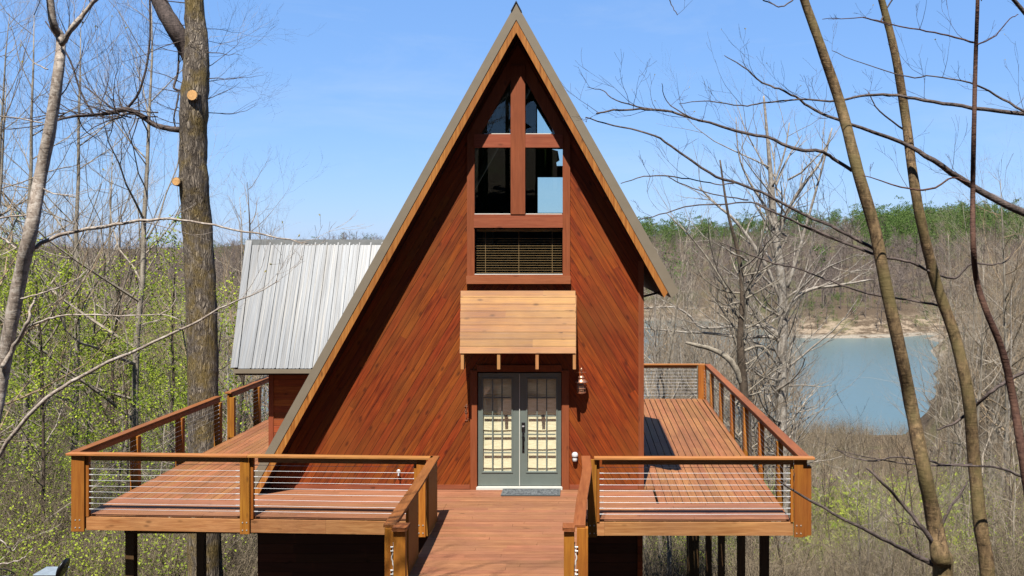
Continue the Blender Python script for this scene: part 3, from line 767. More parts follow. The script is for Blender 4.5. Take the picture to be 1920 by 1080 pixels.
# bridge railings
def bridge_rail(label, xc_, sgn, capx, posts):
    r = thing('bridge_railing', (xc_,14,0), label, 'railing')
    cap(r, capx, .15, 'cap_y')
    m = MB()
    for a,b in zip(capx[:-1],capx[1:]): m.beam((a[0],a[1],CT-.087),(b[0],b[1],CT-.087),.038,.09)
    m.build('top_rail', M['rim_y'], r)
    for x0,x1,y0,y1,z0,z1 in posts:
        m = MB(); m.box(x0,x1,y0,y1,z0,z1); m.build('post', M['post'], r, bevel=.004)
    return r
r = bridge_rail('left railing of the entry bridge with broad dark inner posts', -2.43, 1, [(-2.50,16.12),(-2.455,14.1),(-2.435,12.0)],
   [(-2.49,-2.45,15.15,16.04,.0,CT-.04),(-2.47,-2.43,13.3,14.1,-.2,CT-.04),(-2.49,-2.38,11.98,12.07,-.3,CT-.04)])
def rope(parent, x, y, sgn):
    m = MB(); pts = []
    for i in range(46):
        z = .86-.03*i; f = i % 10
        pts.append((x+sgn*(.012 if f<3 else -.012 if 5<f<8 else 0), y-.012, z))
    m.tube(pts,.008,6)
    for j in range(4):
        z = .80-.29*j
        for dz in (0,-.05): m.tube([(x-.025,y-.02,z+dz),(x+.03,y-.02,z+dz)],.010,6)
    m.build('hook_cord', M['white'], parent)
rope(r, -2.385, 11.98, 1)
g = thing('end_post', (-2.28,11.9,0), 'separate capped post beside the near end of the left bridge railing', 'post')
MB().box(-2.365,-2.215,11.9,12.0,-.4,CT-.04).build('post_body', M['post'], g, bevel=.004)
m = MB(); m.prism([(-2.375,11.86),(-2.22,11.86),(-2.195,11.9),(-2.195,12.1),(-2.375,12.1)],0,.038)
m.v = [(a,c,b+CT-.045) for a,b,c in m.v]; m.build('post_cap', M['cap_y'], g, bevel=.006)
m = MB(); m.box(-2.355,-2.27,11.875,11.892,CT-.032,CT-.018); m.build('hinge_plate', M['steel'], g)
r = bridge_rail('right railing of the entry bridge with bowed cap board', -.05, -1, [(.03,16.12),(.05,15.2),(.02,14.4),(-.03,13.3),(-.06,12.0)],
   [(-.09,.05,11.98,12.07,-.3,CT-.04),(-.01,.03,15.9,16.0,-.1,CT-.04),(-.05,-.01,13.6,13.7,-.1,CT-.04)])
rope(r, -.105, 11.98, -1)
g = thing('end_post', (-.2,11.9,0), 'separate capped post beside the near end of the right bridge railing', 'post')
MB().box(-.25,-.12,11.9,12.0,-.4,CT-.04).build('post_body', M['post'], g, bevel=.004)
m = MB(); m.prism([(-.245,11.86),(-.115,11.86),(-.115,12.1),(-.265,12.1),(-.265,11.9)],0,.038)
m.v = [(a,c,b+CT-.045) for a,b,c in m.v]; m.build('post_cap', M['cap_y'], g, bevel=.006)
m = MB(); m.box(-.21,-.13,11.875,11.892,CT-.032,CT-.018); m.build('hinge_plate', M['steel'], g)

# ------------------------------------------------------------------ patio bits low at left
gz = H(-12.3,22.6)
g = thing('kettle_grill', (-12.3,22.6,gz), 'black kettle grill with its round lid tipped up below the left deck', 'grill')
MB().lathe((-12.2,22.6,gz+.62),[(.05,-.02),(.2,.03),(.28,.14),(.29,.24)],20).build('bowl', M['black'], g, smooth=True)
for a in range(3):
    t_ = a*2.09+.4; MB().tube([(-12.2+.1*math.cos(t_),22.6+.1*math.sin(t_),gz+.66),(-12.2+.34*math.cos(t_),22.6+.34*math.sin(t_),gz-.02)],.013,6).build('leg', M['black'], g)
cc = P(119,1066,22.4)
m = MB(); m.lathe((0,0,0),[(.25,0),(.24,.035),(.17,.07),(.05,.09)],24)
R_ = Matrix.Rotation(math.radians(62),3,'Y')@Matrix.Rotation(math.radians(0),3,'X')
m.v = [tuple(Matrix.Rotation(math.radians(-70),3,'Y')@Vector(v)+cc) for v in m.v]
m.build('lid', M['black'], g, smooth=True)
tz = P(98,1071,23).z
g = thing('patio_table', (P(98,1071,23).x,23,H(-12.7,23)), 'pale square patio table under the trees below the left deck', 'table')
tx = P(96,1071,23).x
MB().box(tx-.3,tx+.26,22.75,23.35,tz-.03,tz).build('table_top', simple('pale_blue_paint',(.30,.36,.42),.5), g, bevel=.01)
for sx in (-.24,.2):
    for sy in (22.8,23.3): MB().box(tx+sx-.02,tx+sx+.02,sy-.02,sy+.02,H(tx,23)-.05,tz-.031).build('leg', M['steel'], g)
cp = P(8,1066,22.5)
g = thing('wire_chair', (cp.x,22.5,H(cp.x,22.5)), 'black wire garden chair with a curved back at the lower left corner', 'chair')
hgt = cp.z; zb = H(cp.x,22.5)
m = MB()
m.tube([(cp.x-.25+.5*i/10,22.5-.1*math.sin(math.pi*i/10),hgt+.02-.14*abs(i/5-1)**2) for i in range(11)],.014,6)
for i in range(1,10):
    x_ = cp.x-.25+.5*i/10; y_=22.5-.1*math.sin(math.pi*i/10); m.tube([(x_,y_,hgt+.02-.14*abs(i/5-1)**2),(x_,y_,zb+.45)],.006,4)
m.tube([(cp.x-.24+.48*i/10,22.5-.1*math.sin(math.pi*i/10),hgt-.14) for i in range(11)],.008,5)
m.build('backrest', M['black'], g)
m = MB()
for i in range(9): m.tube([(cp.x-.24+.06*i,22.48,zb+.45),(cp.x-.24+.06*i,22.0,zb+.45)],.006,4)
m.tube([(cp.x-.25,22.5,zb+.45),(cp.x-.25,22,zb+.45),(cp.x+.25,22,zb+.45),(cp.x+.25,22.5,zb+.45)],.012,6); m.build('seat', M['black'], g)
for sx in (-.23,.23):
    for yy in (22.02,22.48): MB().tube([(cp.x+sx,yy,zb+.45),(cp.x+sx*1.1,yy,zb-.03)],.012,6).build('leg', M['black'], g)

# ------------------------------------------------------------------ trees
def smooth_pts(P_, R_, k=4, wob=0.):
    out = []; ro = []
    n = len(P_)
    for i in range(n-1):
        p0 = P_[max(i-1,0)]; p1 = P_[i]; p2 = P_[i+1]; p3 = P_[min(i+2,n-1)]
        for j in range(k):
            t = j/k
            q_ = .5*((2*p1)+(p2-p0)*t+(2*p0-5*p1+4*p2-p3)*t*t+(3*p1-p0-3*p2+p3)*t**3)
            if wob and not (i==0 and j==0): q_ = q_+Vector((random.uniform(-1,1),random.uniform(-1,1),random.uniform(-1,1)))*wob
            out.append(q_); ro.append(R_[i]+(R_[i+1]-R_[i])*t)
    out.append(P_[-1]); ro.append(R_[-1]); return out, ro
def rvec(rng): 
    return Vector((rng.uniform(-1,1),rng.uniform(-1,1),rng.uniform(-1,1)))
def twig(mb_, rng, p, d, L, r, lvl, ends=None, nseg=4, up=.12, kids=(3,2,2), spread=.8):
    pts = [p]; rad = [r]; d = d.normalized()
    for i in range(nseg):
        d = (d+rvec(rng)*.24+Vector((0,0,up))).normalized()
        p = p+d*(L/nseg); pts.append(p); rad.append(max(.0012, r*(1-(i+1)/nseg*.75)))
    mb_.tube(pts, rad, 5 if r > .02 else (4 if r > .008 else 3), cap=False)
    if lvl > 0:
        nk = kids[min(len(kids)-1, lvl-1)]
        for k in range(nk):
            t = rng.uniform(.25,1.0)*nseg; i = min(int(t), nseg-1)
            b = pts[i].lerp(pts[i+1], t-i); dd = (pts[i+1]-pts[i]).normalized()
            nd = (dd+rvec(rng)*spread+Vector((0,0,up*.8))).normalized()
            twig(mb_, rng, b, nd, L*rng.uniform(.42,.72), max(.0015, rad[i]*rng.uniform(.45,.65)), lvl-1, ends, nseg if lvl>1 else 3, up, kids, spread)
    elif ends is not None: ends.append((pts[-1], d))
# ---- traced near trees
def to3(path, D, dd=0., rng=random):
    P_ = []; R_ = []; n = len(path)
    for i,(x,y,w_) in enumerate(path):
        DD = D+dd*i/max(1,n-1)+ (rng.uniform(-.12,.12) if 0<i<n-1 else 0)
        P_.append(P(x,y,DD)); R_.append(w_*DD/F/2)
    return P_, R_
def traced_tree(name, label, D, trunk, limbs, mat_t, mat_b, seed, group=None, twn=7, base=True, knots=0, ttw=0, tw_len=.55, tw_r=.0045, extra=None, n=12, lean=0., twlvl=2, wk=1., lk=1.):
    rng = random.Random(seed)
    Pt, Rt = to3(trunk, D, lean, rng); Rt = [a*wk for a in Rt]
    if base:                                     # carry the trunk down to the ground
        low = Pt[-1]; d = (Pt[-1]-Pt[-2]); gx, gy = low.x+d.x*.6, low.y
        gz_ = H(gx,gy)-.2
        if low.z > gz_:
            k_ = max(1,int((low.z-gz_)/1.2))
            for i in range(1,k_+1):
                Pt.append(Vector((low.x+(gx-low.x)*i/k_, low.y, low.z+(gz_-low.z)*i/k_))); Rt.append(Rt[len(trunk)-1]*(1+.12*i/k_+ (.35 if i==k_ else 0)))
    t = thing(name, (Pt[-1].x,Pt[-1].y,Pt[-1].z), label, 'tree', group)
    pts, rad = smooth_pts(Pt, Rt, 5)
    rad = [a*(1+rng.uniform(-.03,.03)) for a in rad]
    m = MB(); m.tube(pts, rad, n, bump=.03 if mat_t!='bark_oak' else .05)
    tr_o = m.build('trunk', M[mat_t], t, smooth=True)
    c = MB(); ends = []; main = c
    for path in limbs:
        dd = 0.; c = MB()
        if isinstance(path, tuple): dd, path = path
        Pl, Rl = to3(path, D, dd, rng); Rl = [a*lk for a in Rl]
        pl, rl = smooth_pts(Pl, Rl, 4, wob=.006)
        big = max(rl) > .03
        c.tube(pl, [max(.002,a) for a in rl], 7 if big else 5)
        L = sum((pl[i+1]-pl[i]).length for i in range(len(pl)-1))
        for k in range(int(twn*L)):
            i = rng.randrange(0, len(pl)-1)
            dr = (pl[i+1]-pl[i]).normalized()*rng.choice((1,-1)) if False else (pl[max(i-1,0)]-pl[min(i+1,len(pl)-1)]).normalized()
            if Rl[0] > Rl[-1]: dr = -dr
            nd = (dr*.7+rvec(rng)*.8+Vector((0,0,.35))).normalized()
            twig(c, rng, pl[i], nd, tw_len*rng.uniform(.4,1.3), min(max(rl[i]*.5,.0022),tw_r), twlvl, ends, kids=(2,2,2))
        c.build('limb', M[mat_b], t, smooth=True)
    c = main
    for k in range(ttw):
        i = rng.randrange(0, int(len(pts)*.7)); nd = (rvec(rng)+Vector((0,0,.4))); nd.y *= .6
        twig(c, rng, pts[i], nd.normalized(), tw_len*rng.uniform(1.2,2.6), .008*D/9, 3, ends, kids=(2,3,3))
    if extra: extra(c, rng, ends)
    if c.v: c.build('branches', M[mat_b], t, smooth=True)
    return t, ends, pts, rad
def buds(parent, ends, rng, s=.014, prob=.5, mat='leaf_bud'):
    m = MB()
    for p, d in ends:
        if rng.random() > prob: continue
        for _ in range(2):
            a = (d+rvec(rng)*.5).normalized()*s*2.2; b = rvec(rng).normalized()*s*.6
            m.add([p, p+a*.5+b, p+a, p+a*.5-b],[(0,1,2,3)])
    if m.v: tag(m.build('buds', M[mat], parent), kind='stuff')

# T1 pale leaning tree, left edge
def t1_extra(c, rng, ends):
    for k in range(40):                          # crown overhead
        p = P(rng.uniform(60,130), rng.uniform(-1100,-60), 7.2)
        twig(c, rng, p, Vector((rng.uniform(-1,1),rng.uniform(-.8,.8),.5)), rng.uniform(1.2,3.4), .032, 3, ends, 5, .1, (3,3,3))
t1, e1, _, _ = traced_tree('leaning_tree', 'pale smooth-barked tree leaning across the left edge, forking at the top', 7.2,
    [(70,-1200,10),(80,-400,18),(94,0,21),(113,70,24),(110,130,28),(94,240,32),(76,330,34),(58,430,37),(38,520,38),(18,620,37),(-2,740,36),(-30,860,38),(-60,1000,42)],
    [[(114,84,16),(140,45,14),(175,5,12),(240,-60,10),(330,-200,7)], [(122,72,12),(160,25,10),(200,-40,8)],
     [(52,478,13),(75,456,12),(130,436,11),(200,424,10),(262,414,9),(340,412,7),(420,427,6),(500,442,5),(578,456,3)],
     [(-40,915,15),(0,849,13),(67,764,12),(133,716,11),(187,687,10),(267,651,9),(356,609,7),(427,571,5),(480,549,3),(524,527,2)],
     [(4,690,16),(27,649,14),(50,610,11),(58,575,7),(70,551,4),(68,520,2)],
     [(38,560,5),(80,549,5),(111,538,4),(140,525,3),(166,505,2)],
     [(56,612,6),(90,598,6),(124,591,5),(180,590,5),(240,593,4),(311,591,3),(351,607,2)],
     [(90,130,4),(60,115,3),(38,75,2)],[(-40,1056,5),(0,1058,5),(28,1053,4),(45,1045,3),(62,1028,2)],[(-20,985,5),(8,1018,4),(24,1034,4),(32,1022,2)],[(30,465,6),(10,450,6),(-20,430,6)],[(80,230,4),(40,222,4),(-20,215,4)],[(66,404,5),(20,405,5),(-20,414,6)],
     [(240,663,3),(232,610,2),(180,570,2)],[(300,590,3),(330,560,3),(306,480,2),(290,440,2)]],
    'bark_beech','bark_beech',11, twn=3.2, ttw=4, wk=.66, lk=.66, extra=t1_extra, n=14, tw_len=.45)
buds(t1, e1, random.Random(3), .012, .25)

# T2 big oak
def t2_extra(c, rng, ends):
    for k in range(60):
        p = P(rng.uniform(345,385), rng.uniform(-500,240), 23.3)
        d = Vector((rng.choice((-1,-1,1))*rng.uniform(.4,1),rng.uniform(-1,1),rng.uniform(-.2,.4)))
        twig(c, rng, p, d, rng.uniform(1.0,2.0), .014, 3, ends, 5, .05, (3,3,3))
    for k in range(30):
        p = P(rng.uniform(110,330), 214+rng.uniform(-6,10), 23.3)
        twig(c, rng, p, Vector((rng.uniform(-1,.2),rng.uniform(-.5,.5),rng.uniform(-.6,.9))), rng.uniform(.8,2), .018, 3, ends, 5, .08, (3,3,3))
t2, e2, _, _ = traced_tree('oak_tree', 'thick furrowed oak trunk rising beside the left deck with two sawn-off stubs', 23.3,
    [(362,-500,26),(366,-200,32),(364,0,37),(368,60,42),(368,120,50),(364,200,54),(362,280,53),(364,350,55),(370,430,57),(376,520,58),(379,620,58),(381,720,59),(382,830,60),(384,960,62),(384,1080,66)],
    [[(366,130,34),(352,95,38),(325,50,36),(300,5,32),(280,-60,28),(250,-180,22),(200,-330,14)],
     [(336,243,13),(312,240,12),(288,233,11),(262,215,11),(236,205,11),(205,212,9),(170,216,7),(138,218,6),(104,225,4)],
     [(236,205,6),(262,170,5),(280,90,4),(281,0,4),(284,-60,3)],[(175,215,5),(150,170,4),(130,110,4),(85,40,3)],
     [(338,170,5),(326,165,5),(330,150,5),(335,120,4),(333,60,3)],[(335,175,4),(331,200,4),(326,222,3),(330,240,3)]],
    'bark_oak','bark_dark',12, twn=1.5, ttw=0, wk=.93, lk=.9, extra=t2_extra, n=22, tw_len=1.1, tw_r=.012)
for px,py,s in ((376,185,.13),(345,343,.10)):
    c0 = P(px,py,23.3); c0.y -= .50 if px>360 else .45
    m = MB(); m.tube([c0+Vector((0,.40,0)),c0],[s*1.15,s*1.05],14); m.build('stub', M['bark_oak'], t2)
    m = MB(); m.tube([c0,c0+Vector((0,-.012,0))],[s*.95,s*.9],14); m.build('sawn_face', M['cut'], t2)

# right foreground trees
t3, e3, _, _ = traced_tree('leaning_tree', 'olive-brown trunk slanting from the top centre-right down across the lake', 9.0,
    [(1440,-250,14),(1480,-90,18),(1508,0,22),(1540,90,25),(1577,200,29),(1608,320,31),(1640,430,33),(1662,540,34),(1688,660,35),(1708,760,36),(1732,880,38),(1752,980,44),(1764,1050,52),(1768,1090,54)],
    [(.2,[(1118,213,4),(1150,207,5),(1200,205,5),(1260,210,6),(1310,225,6),(1400,250,8),(1440,258,8),(1493,280,9),(1538,283,9),(1562,296,9),(1598,320,10)]),
     (.1,[(1098,220,3),(1150,236,4),(1215,250,5),(1260,275,6),(1330,325,7),(1370,340,7),(1430,362,7),(1507,402,8),(1573,431,9),(1640,468,9)]),
     (.1,[(1101,163,1.5),(1131,171,2.5),(1154,187,3),(1208,202,4),(1250,209,5)]),
     (.1,[(1241,156,1.5),(1251,190,2.5),(1290,218,4),(1320,228,5)]),
     (.1,[(1164,344,2),(1208,331,3),(1251,330,3.5),(1306,338,3),(1352,346,3),(1380,342,4)]),
     (.1,[(1197,412,2),(1236,403,3),(1298,385,3.5),(1352,383,4),(1407,379,4),(1450,397,5),(1520,428,6),(1600,462,7),(1660,484,8)]),
     (.1,[(1251,330,2),(1298,354,3),(1352,366,3),(1403,375,4)]),
     (-.6,[(1755,1060,16),(1714,1041,12),(1669,1018,10),(1598,981,8),(1528,943,7),(1461,902,4)]),
     (-.1,[(1757,1031,15),(1732,992,12),(1693,946,9),(1658,908,8),(1625,878,5)]),
     (.2,[(1758,1010,9),(1778,960,8),(1799,930,7),(1813,905,5)]),
     (.1,[(1740,1000,5),(1700,980,3),(1682,984,2)])],
    'bark_olive','bark_dark',13, twn=3.4, wk=.69, lk=.75, n=14, tw_len=.42, tw_r=.0035)
t4, e4, _, _ = traced_tree('leaning_tree', 'second slanting brown trunk in the right foreground, right of the lake', 10.0,
    [(1600,-260,12),(1630,-90,15),(1653,0,18),(1678,100,22),(1698,220,24),(1712,330,26),(1728,420,27),(1755,530,29),(1790,630,31),(1815,740,33),(1826,860,33),(1838,980,36),(1852,1085,40)],
    [(.2,[(1418,380,4),(1488,415,5),(1550,444,6),(1628,471,7),(1667,484,7),(1706,491,7),(1737,506,8)]),
     (.2,[(1740,507,6),(1783,522,6),(1799,516,5),(1822,495,5),(1861,497,4),(1892,485,3),(1906,454,2)]),
     (.2,[(1627,171,2),(1649,209,4),(1693,242,5)]),
     (.3,[(1348,454,2),(1394,473,3),(1449,493,4),(1496,504,4),(1550,524,4),(1589,539,5),(1640,553,5),(1706,563,5),(1760,574,6),(1780,600,7)]),
     (-.1,[(1570,843,2),(1598,857,3),(1637,864,4),(1679,857,4),(1729,862,5),(1774,871,5),(1822,871,6)]),
     (-.1,[(1757,806,4),(1785,795,6),(1813,776,8),(1834,756,9),(1862,732,9),(1897,709,9),(1940,690,9)]),
     (-.1,[(1618,33,2),(1653,42,3),(1670,48,4)]),(.1,[(1653,42,5),(1660,18,4),(1680,-10,4)])],
    'bark_olive','bark_dark',14, twn=3.2, wk=.70, lk=.75, n=14, tw_len=.4, tw_r=.0035)
t5, e5, _, _ = traced_tree('leaning_tree', 'thin dark reddish sapling standing upright near the right edge', 8.4,
    [(1838,-300,5),(1835,-100,7),(1833,0,9),(1829,120,10),(1826,250,11),(1824,360,12),(1825,460,13),(1832,530,14),(1852,590,15),(1880,660,17),(1900,750,19),(1918,860,21),(1940,1000,24),(1950,1090,26)],
    [(.1,[(1542,36,1.5),(1618,33,2.5),(1653,42,3),(1724,56,3.5),(1778,67,4),(1829,80,5)]),
     (.1,[(1832,84,4),(1867,67,3),(1893,36,2.5),(1909,27,2)]),
     (.1,[(1618,329,2),(1689,351,4),(1742,356,5),(1787,333,4),(1818,345,4)]),
     (.1,[(1840,1,3),(1850,-15,3)])],
    'bark_red','bark_red',15, twn=3.2, wk=.78, lk=.8, n=10, tw_len=.34, tw_r=.003)
t6, e6, _, _ = traced_tree('overhanging_tree', 'dark bare boughs reaching in from beyond the right edge across the sky', 9.6,
    [(2060,-300,26),(2050,0,30),(2040,250,34),(2030,420,36),(2030,700,40),(2035,1000,46)],
    [(.2,[(1358,104,1.5),(1391,124,3),(1430,155,4),(1461,167,4.5),(1493,182,5),(1529,207,6),(1591,231,7),(1689,267,9),(1751,302,12),(1818,347,14),(1911,396,17),(2028,440,20)]),
     (.2,[(1274,194,1.5),(1329,190,2.5),(1391,198,3),(1430,194,3.5),(1500,187,4),(1573,189,5),(1627,178,6),(1684,180,7),(1751,191,8),(1822,202,9),(1920,213,10),(2040,225,12)]),
     (.2,[(1560,95,1.5),(1620,120,2),(1702,144,3),(1751,143,3),(1818,156,4),(1867,178,5),(1920,209,6),(2000,240,7)]),
     (.1,[(1430,0,3),(1450,8,3),(1470,12,3),(1495,-10,4)]),(.1,[(1270,28,2),(1262,14,2),(1250,-10,3)]),
     (.1,[(1560,843,1.5),(1700,870,3),(1862,876,5),(1920,895,6),(2035,930,8)]),
     (.1,[(1890,-20,8),(1925,30,10),(2040,120,14)])],
    'bark_dark','bark_dark',16, twn=3.4, lk=.85, n=12, tw_len=.45, tw_r=.0035)
for t_,e_ in ((t3,e3),(t4,e4),(t6,e6)): buds(t_, e_, random.Random(5), .009, .12)

# T7 pale sycamore
def t7_extra(c, rng, ends):
    for k in range(60):
        p = P(1462+rng.uniform(-16,16), rng.uniform(300,900), 38)
        d = Vector((rng.uniform(-1,1),rng.uniform(-.8,.8),rng.uniform(.0,.9)))
        twig(c, rng, p, d, rng.uniform(1.8,4.4), rng.uniform(.03,.06), 3, ends, 5, .12, (3,3,3))
t7, e7, _, _ = traced_tree('sycamore_tree', 'tall pale sycamore with crooked limbs behind the right deck railing', 38,
    [(1432,180,5),(1440,270,9),(1446,340,14),(1452,420,19),(1462,500,22),(1468,580,25),(1466,660,28),(1464,760,30),(1466,860,32),(1468,960,36),(1470,1050,40)],
    [[(1470,600,12),(1482,575,11),(1503,551,10),(1530,540,8),(1570,535,7),(1636,524,4)],
     [(1462,632,12),(1437,613,10),(1379,612,8),(1317,614,7),(1290,590,6),(1262,576,5),(1208,578,4)],
     [(1462,640,12),(1441,631,10),(1394,633,8),(1332,625,7),(1286,623,5),(1208,615,4)],
     [(1464,560,13),(1449,524,12),(1425,480,11),(1405,448,9),(1375,410,8),(1344,384,6),(1310,350,4)],
     [(1455,460,11),(1475,400,9),(1505,350,8),(1540,300,6),(1560,240,3)],
     [(1452,430,9),(1430,380,8),(1405,340,6),(1385,290,4),(1380,220,2)],
     [(1448,350,6),(1470,290,5),(1480,230,3)],
     [(1560,240,4),(1540,320,6),(1518,400,7),(1498,470,9),(1476,540,10)]],
    'bark_syc','bark_syc',17, twn=1.3, wk=.7, lk=.7, extra=t7_extra, n=14, tw_len=2.2, tw_r=.03)
# dark crooked tree left of it
t8, e8, _, _ = traced_tree('crooked_tree', 'darker crooked tree with a bent low limb just behind the far deck corner', 33,
    [(1350,300,4),(1365,400,7),(1385,480,10),(1392,560,13),(1388,640,18),(1394,720,22),(1400,820,24),(1402,950,26)],
    [[(1392,720,18),(1380,690,17),(1360,668,15),(1335,655,12),(1310,648,11),(1285,642,6)],
     [(1390,640,9),(1402,560,7),(1420,480,5),(1440,400,3)],[(1388,600,8),(1350,520,6),(1300,450,4),(1250,400,2)],
     [(1392,660,8),(1430,650,6),(1460,690,4)]],
    'bark_brown','bark_grey',18, twn=1.6, wk=.75, lk=.75, n=12, tw_len=1.8, tw_r=.02,
    extra=lambda c,rng,ends: [twig(c,rng,P(1390+rng.uniform(-10,10),rng.uniform(480,900),33),Vector((rng.uniform(-1,1),rng.uniform(-.7,.7),rng.uniform(0,.7))),rng.uniform(1.5,3.5),.035,3,ends,5,.1,(3,3,3)) for _ in range(40)])

# ---- generated wood
def leaf_quads(m, rng, p, n, s, spread):
    for _ in range(n):
        c_ = p+rvec(rng)*spread; a = rvec(rng).normalized()*s; b = a.cross(rvec(rng)).normalized()*s*.6
        m.add([c_-a,c_+b,c_+a,c_-b],[(0,1,2,3)])
def make_tree(seed, h, style='bare', matt='bark_grey', mattw='twig_grey', r0=None, spreadk=.32, leaf=0, clear=.25, lvl=4):
    rng = random.Random(seed); r0 = r0 or h*.0068
    pts = []; rad = []; p = Vector((0,0,-.4)); d = Vector((rng.uniform(-.06,.06),rng.uniform(-.06,.06),1))
    n = 10
    for i in range(n+1):
        pts.append(p.copy()); rad.append(r0*(1.15 if i==0 else 1)*(1-i/n)**.75+.008)
        d = (d+Vector((rng.uniform(-.1,.1),rng.uniform(-.1,.1),.25))).normalized(); p = p+d*((h+.4)/n)
    T = MB(); T.tube(pts, rad, 8); C = MB(); ends = []
    nb = int(13+h*.5)
    for k in range(nb):
        t = (clear+(1-clear)*(k+rng.random())/nb)*n; i = min(int(t),n-1)
        b = pts[i].lerp(pts[i+1],t-i); a = rng.uniform(0,6.28)
        el = rng.uniform(.25,.95)
        L = h*spreadk*(1.15-.75*(t/n-clear)/(1-clear))*rng.uniform(.6,1.15)
        nd = Vector((math.cos(a)*math.cos(el),math.sin(a)*math.cos(el),math.sin(el)))
        twig(C, rng, b, nd, L, max(.012,rad[i]*rng.uniform(.3,.55)), 3, ends, 5, .10, (3,3,4) if leaf==0 else (3,3,3), .85)
    meT = T.build('trunk', M[matt], None, smooth=True); meC = C.build('crown', M[mattw], None, smooth=False)
    leafo = None
    if leaf:
        Lm = MB()
        for e,dv in ends:
            if rng.random() < .55: leaf_quads(Lm, rng, e, leaf, .055, .22)
        leafo = Lm.build('foliage', M['leaf'], None)
    objs = [o for o in (meT, meC, leafo) if o]
    me = [(o.name.split('.')[0], o.data) for o in objs]
    for o in objs: bpy.data.objects.remove(o)
    return me
temps = {}
temps['bare'] = [make_tree(101,15), make_tree(102,14,matt='bark_grey',mattw='twig_tan'), make_tree(103,16,spreadk=.28,mattw='twig_tan'), make_tree(104,13,spreadk=.38), make_tree(105,15,matt='bark_brown',mattw='twig_tan',spreadk=.3), make_tree(108,14,matt='bark_syc',mattw='twig_grey',spreadk=.26)]
temps['leafy'] = [make_tree(201,11,leaf=11,matt='bark_brown',spreadk=.34,clear=.15), make_tree(202,9,leaf=12,matt='bark_brown',spreadk=.38,clear=.12), make_tree(203,12,leaf=9,matt='bark_brown',spreadk=.28,clear=.2)]
temps['small'] = [make_tree(301,5,matt='bark_brown',mattw='twig_tan',spreadk=.45,clear=.05,r0=.04), make_tree(302,4.4,mattw='twig_grey',spreadk=.5,clear=.05,r0=.035)]
def place(kind, i, x, y, s, rot, name, label, cat, group):
    z = H(x,y)
    o = bpy.data.objects.new(name, None); COL.objects.link(o); o.location = (x,y,z); o.rotation_euler = (0,0,rot); o.scale = (s,s,s); o.empty_display_size = .5
    tag(o, label, cat, group)
    T = temps[kind][i % len(temps[kind])]
    for nm, me in T:
        c = bpy.data.objects.new(nm, me); COL.objects.link(c); c.parent = o
    return o
rng = random.Random(77)
def pxof(x,y): return CX+x*F/y
def pyof(z,y): return CY+(EYE-z)*F/y
placed = []
def ok(x,y,d):
    if -10.2 < x < 5.2 and y < 31.5: return False
    for a,b,c_ in placed:
        if (a-x)**2+(b-y)**2 < d*d: return False
    return True
heights = {'bare':[15,14,16,13,15,14],'leafy':[11,9,12],'small':[5,4.4]}
def lake_lim(px, margin):
    # lowest screen row a crown may reach so that the lake stays open
    if 1492-margin < px < 1745+margin: return 655+max(0,(px-1510))*.95 if px < 1650 else 790
    return -1e9
cnt = 0; tries = 0
while cnt < 400 and tries < 14000:
    tries += 1
    y = 27+95*rng.random()**1.25; px = rng.uniform(-120,2050)
    if 640 < px < 1190 and y < 60: continue
    x = (px-CX)*y/F
    left = px < 640
    kind = 'bare'
    if px < 430 and y < 80 and rng.random() < .62: kind = 'leafy'
    elif px > 1780 and y < 60 and rng.random() < .12: kind = 'leafy'
    elif rng.random() < .22: kind = 'small'
    i = rng.randrange(len(temps[kind])); h = heights[kind][i]
    s = rng.uniform(.75,1.15)
    if kind == 'leafy': s *= .85
    if px < 320 and kind=='bare': s *= rng.uniform(.75,1.05)
    if 320 <= px < 780 and kind == 'bare': s *= .8
    if px > 1190 and kind=='bare': s *= .82
    if px > 1780 and kind=='bare': s *= .95
    top = H(x,y)+h*s
    cr = h*s*.34*F/y
    lim = lake_lim(px, cr*.8)
    if lim > 0:
        kind = 'small'; i = rng.randrange(2); h = heights['small'][i]; s = rng.uniform(.6,1.)
        if pyof(H(x,y)+h*s,y) < lim: continue
    if y > 104 and px > 1000 and kind != 'small': continue
    if kind=='small' and y > 80: continue
    if not ok(x,y,1.6 if kind!='small' else 1.0): continue
    placed.append((x,y,1)); cnt += 1
    rot = rng.uniform(0,6.28)
    if kind == 'leafy':
        place(kind,i,x,y,s,rot,'leafing_tree','slender woodland tree just coming into fresh green leaf on the slope behind the deck','tree','trees coming into leaf behind the deck')
    elif kind == 'small':
        place(kind,i,x,y,s,rot,'bare_sapling','low twiggy leafless sapling in the wood below and behind the house','sapling','bare saplings in the wood')
    else:
        place(kind,i,x,y,s,rot,'bare_tree','leafless grey-brown woodland tree on the slope behind the house','tree','bare trees on the slope behind the house')
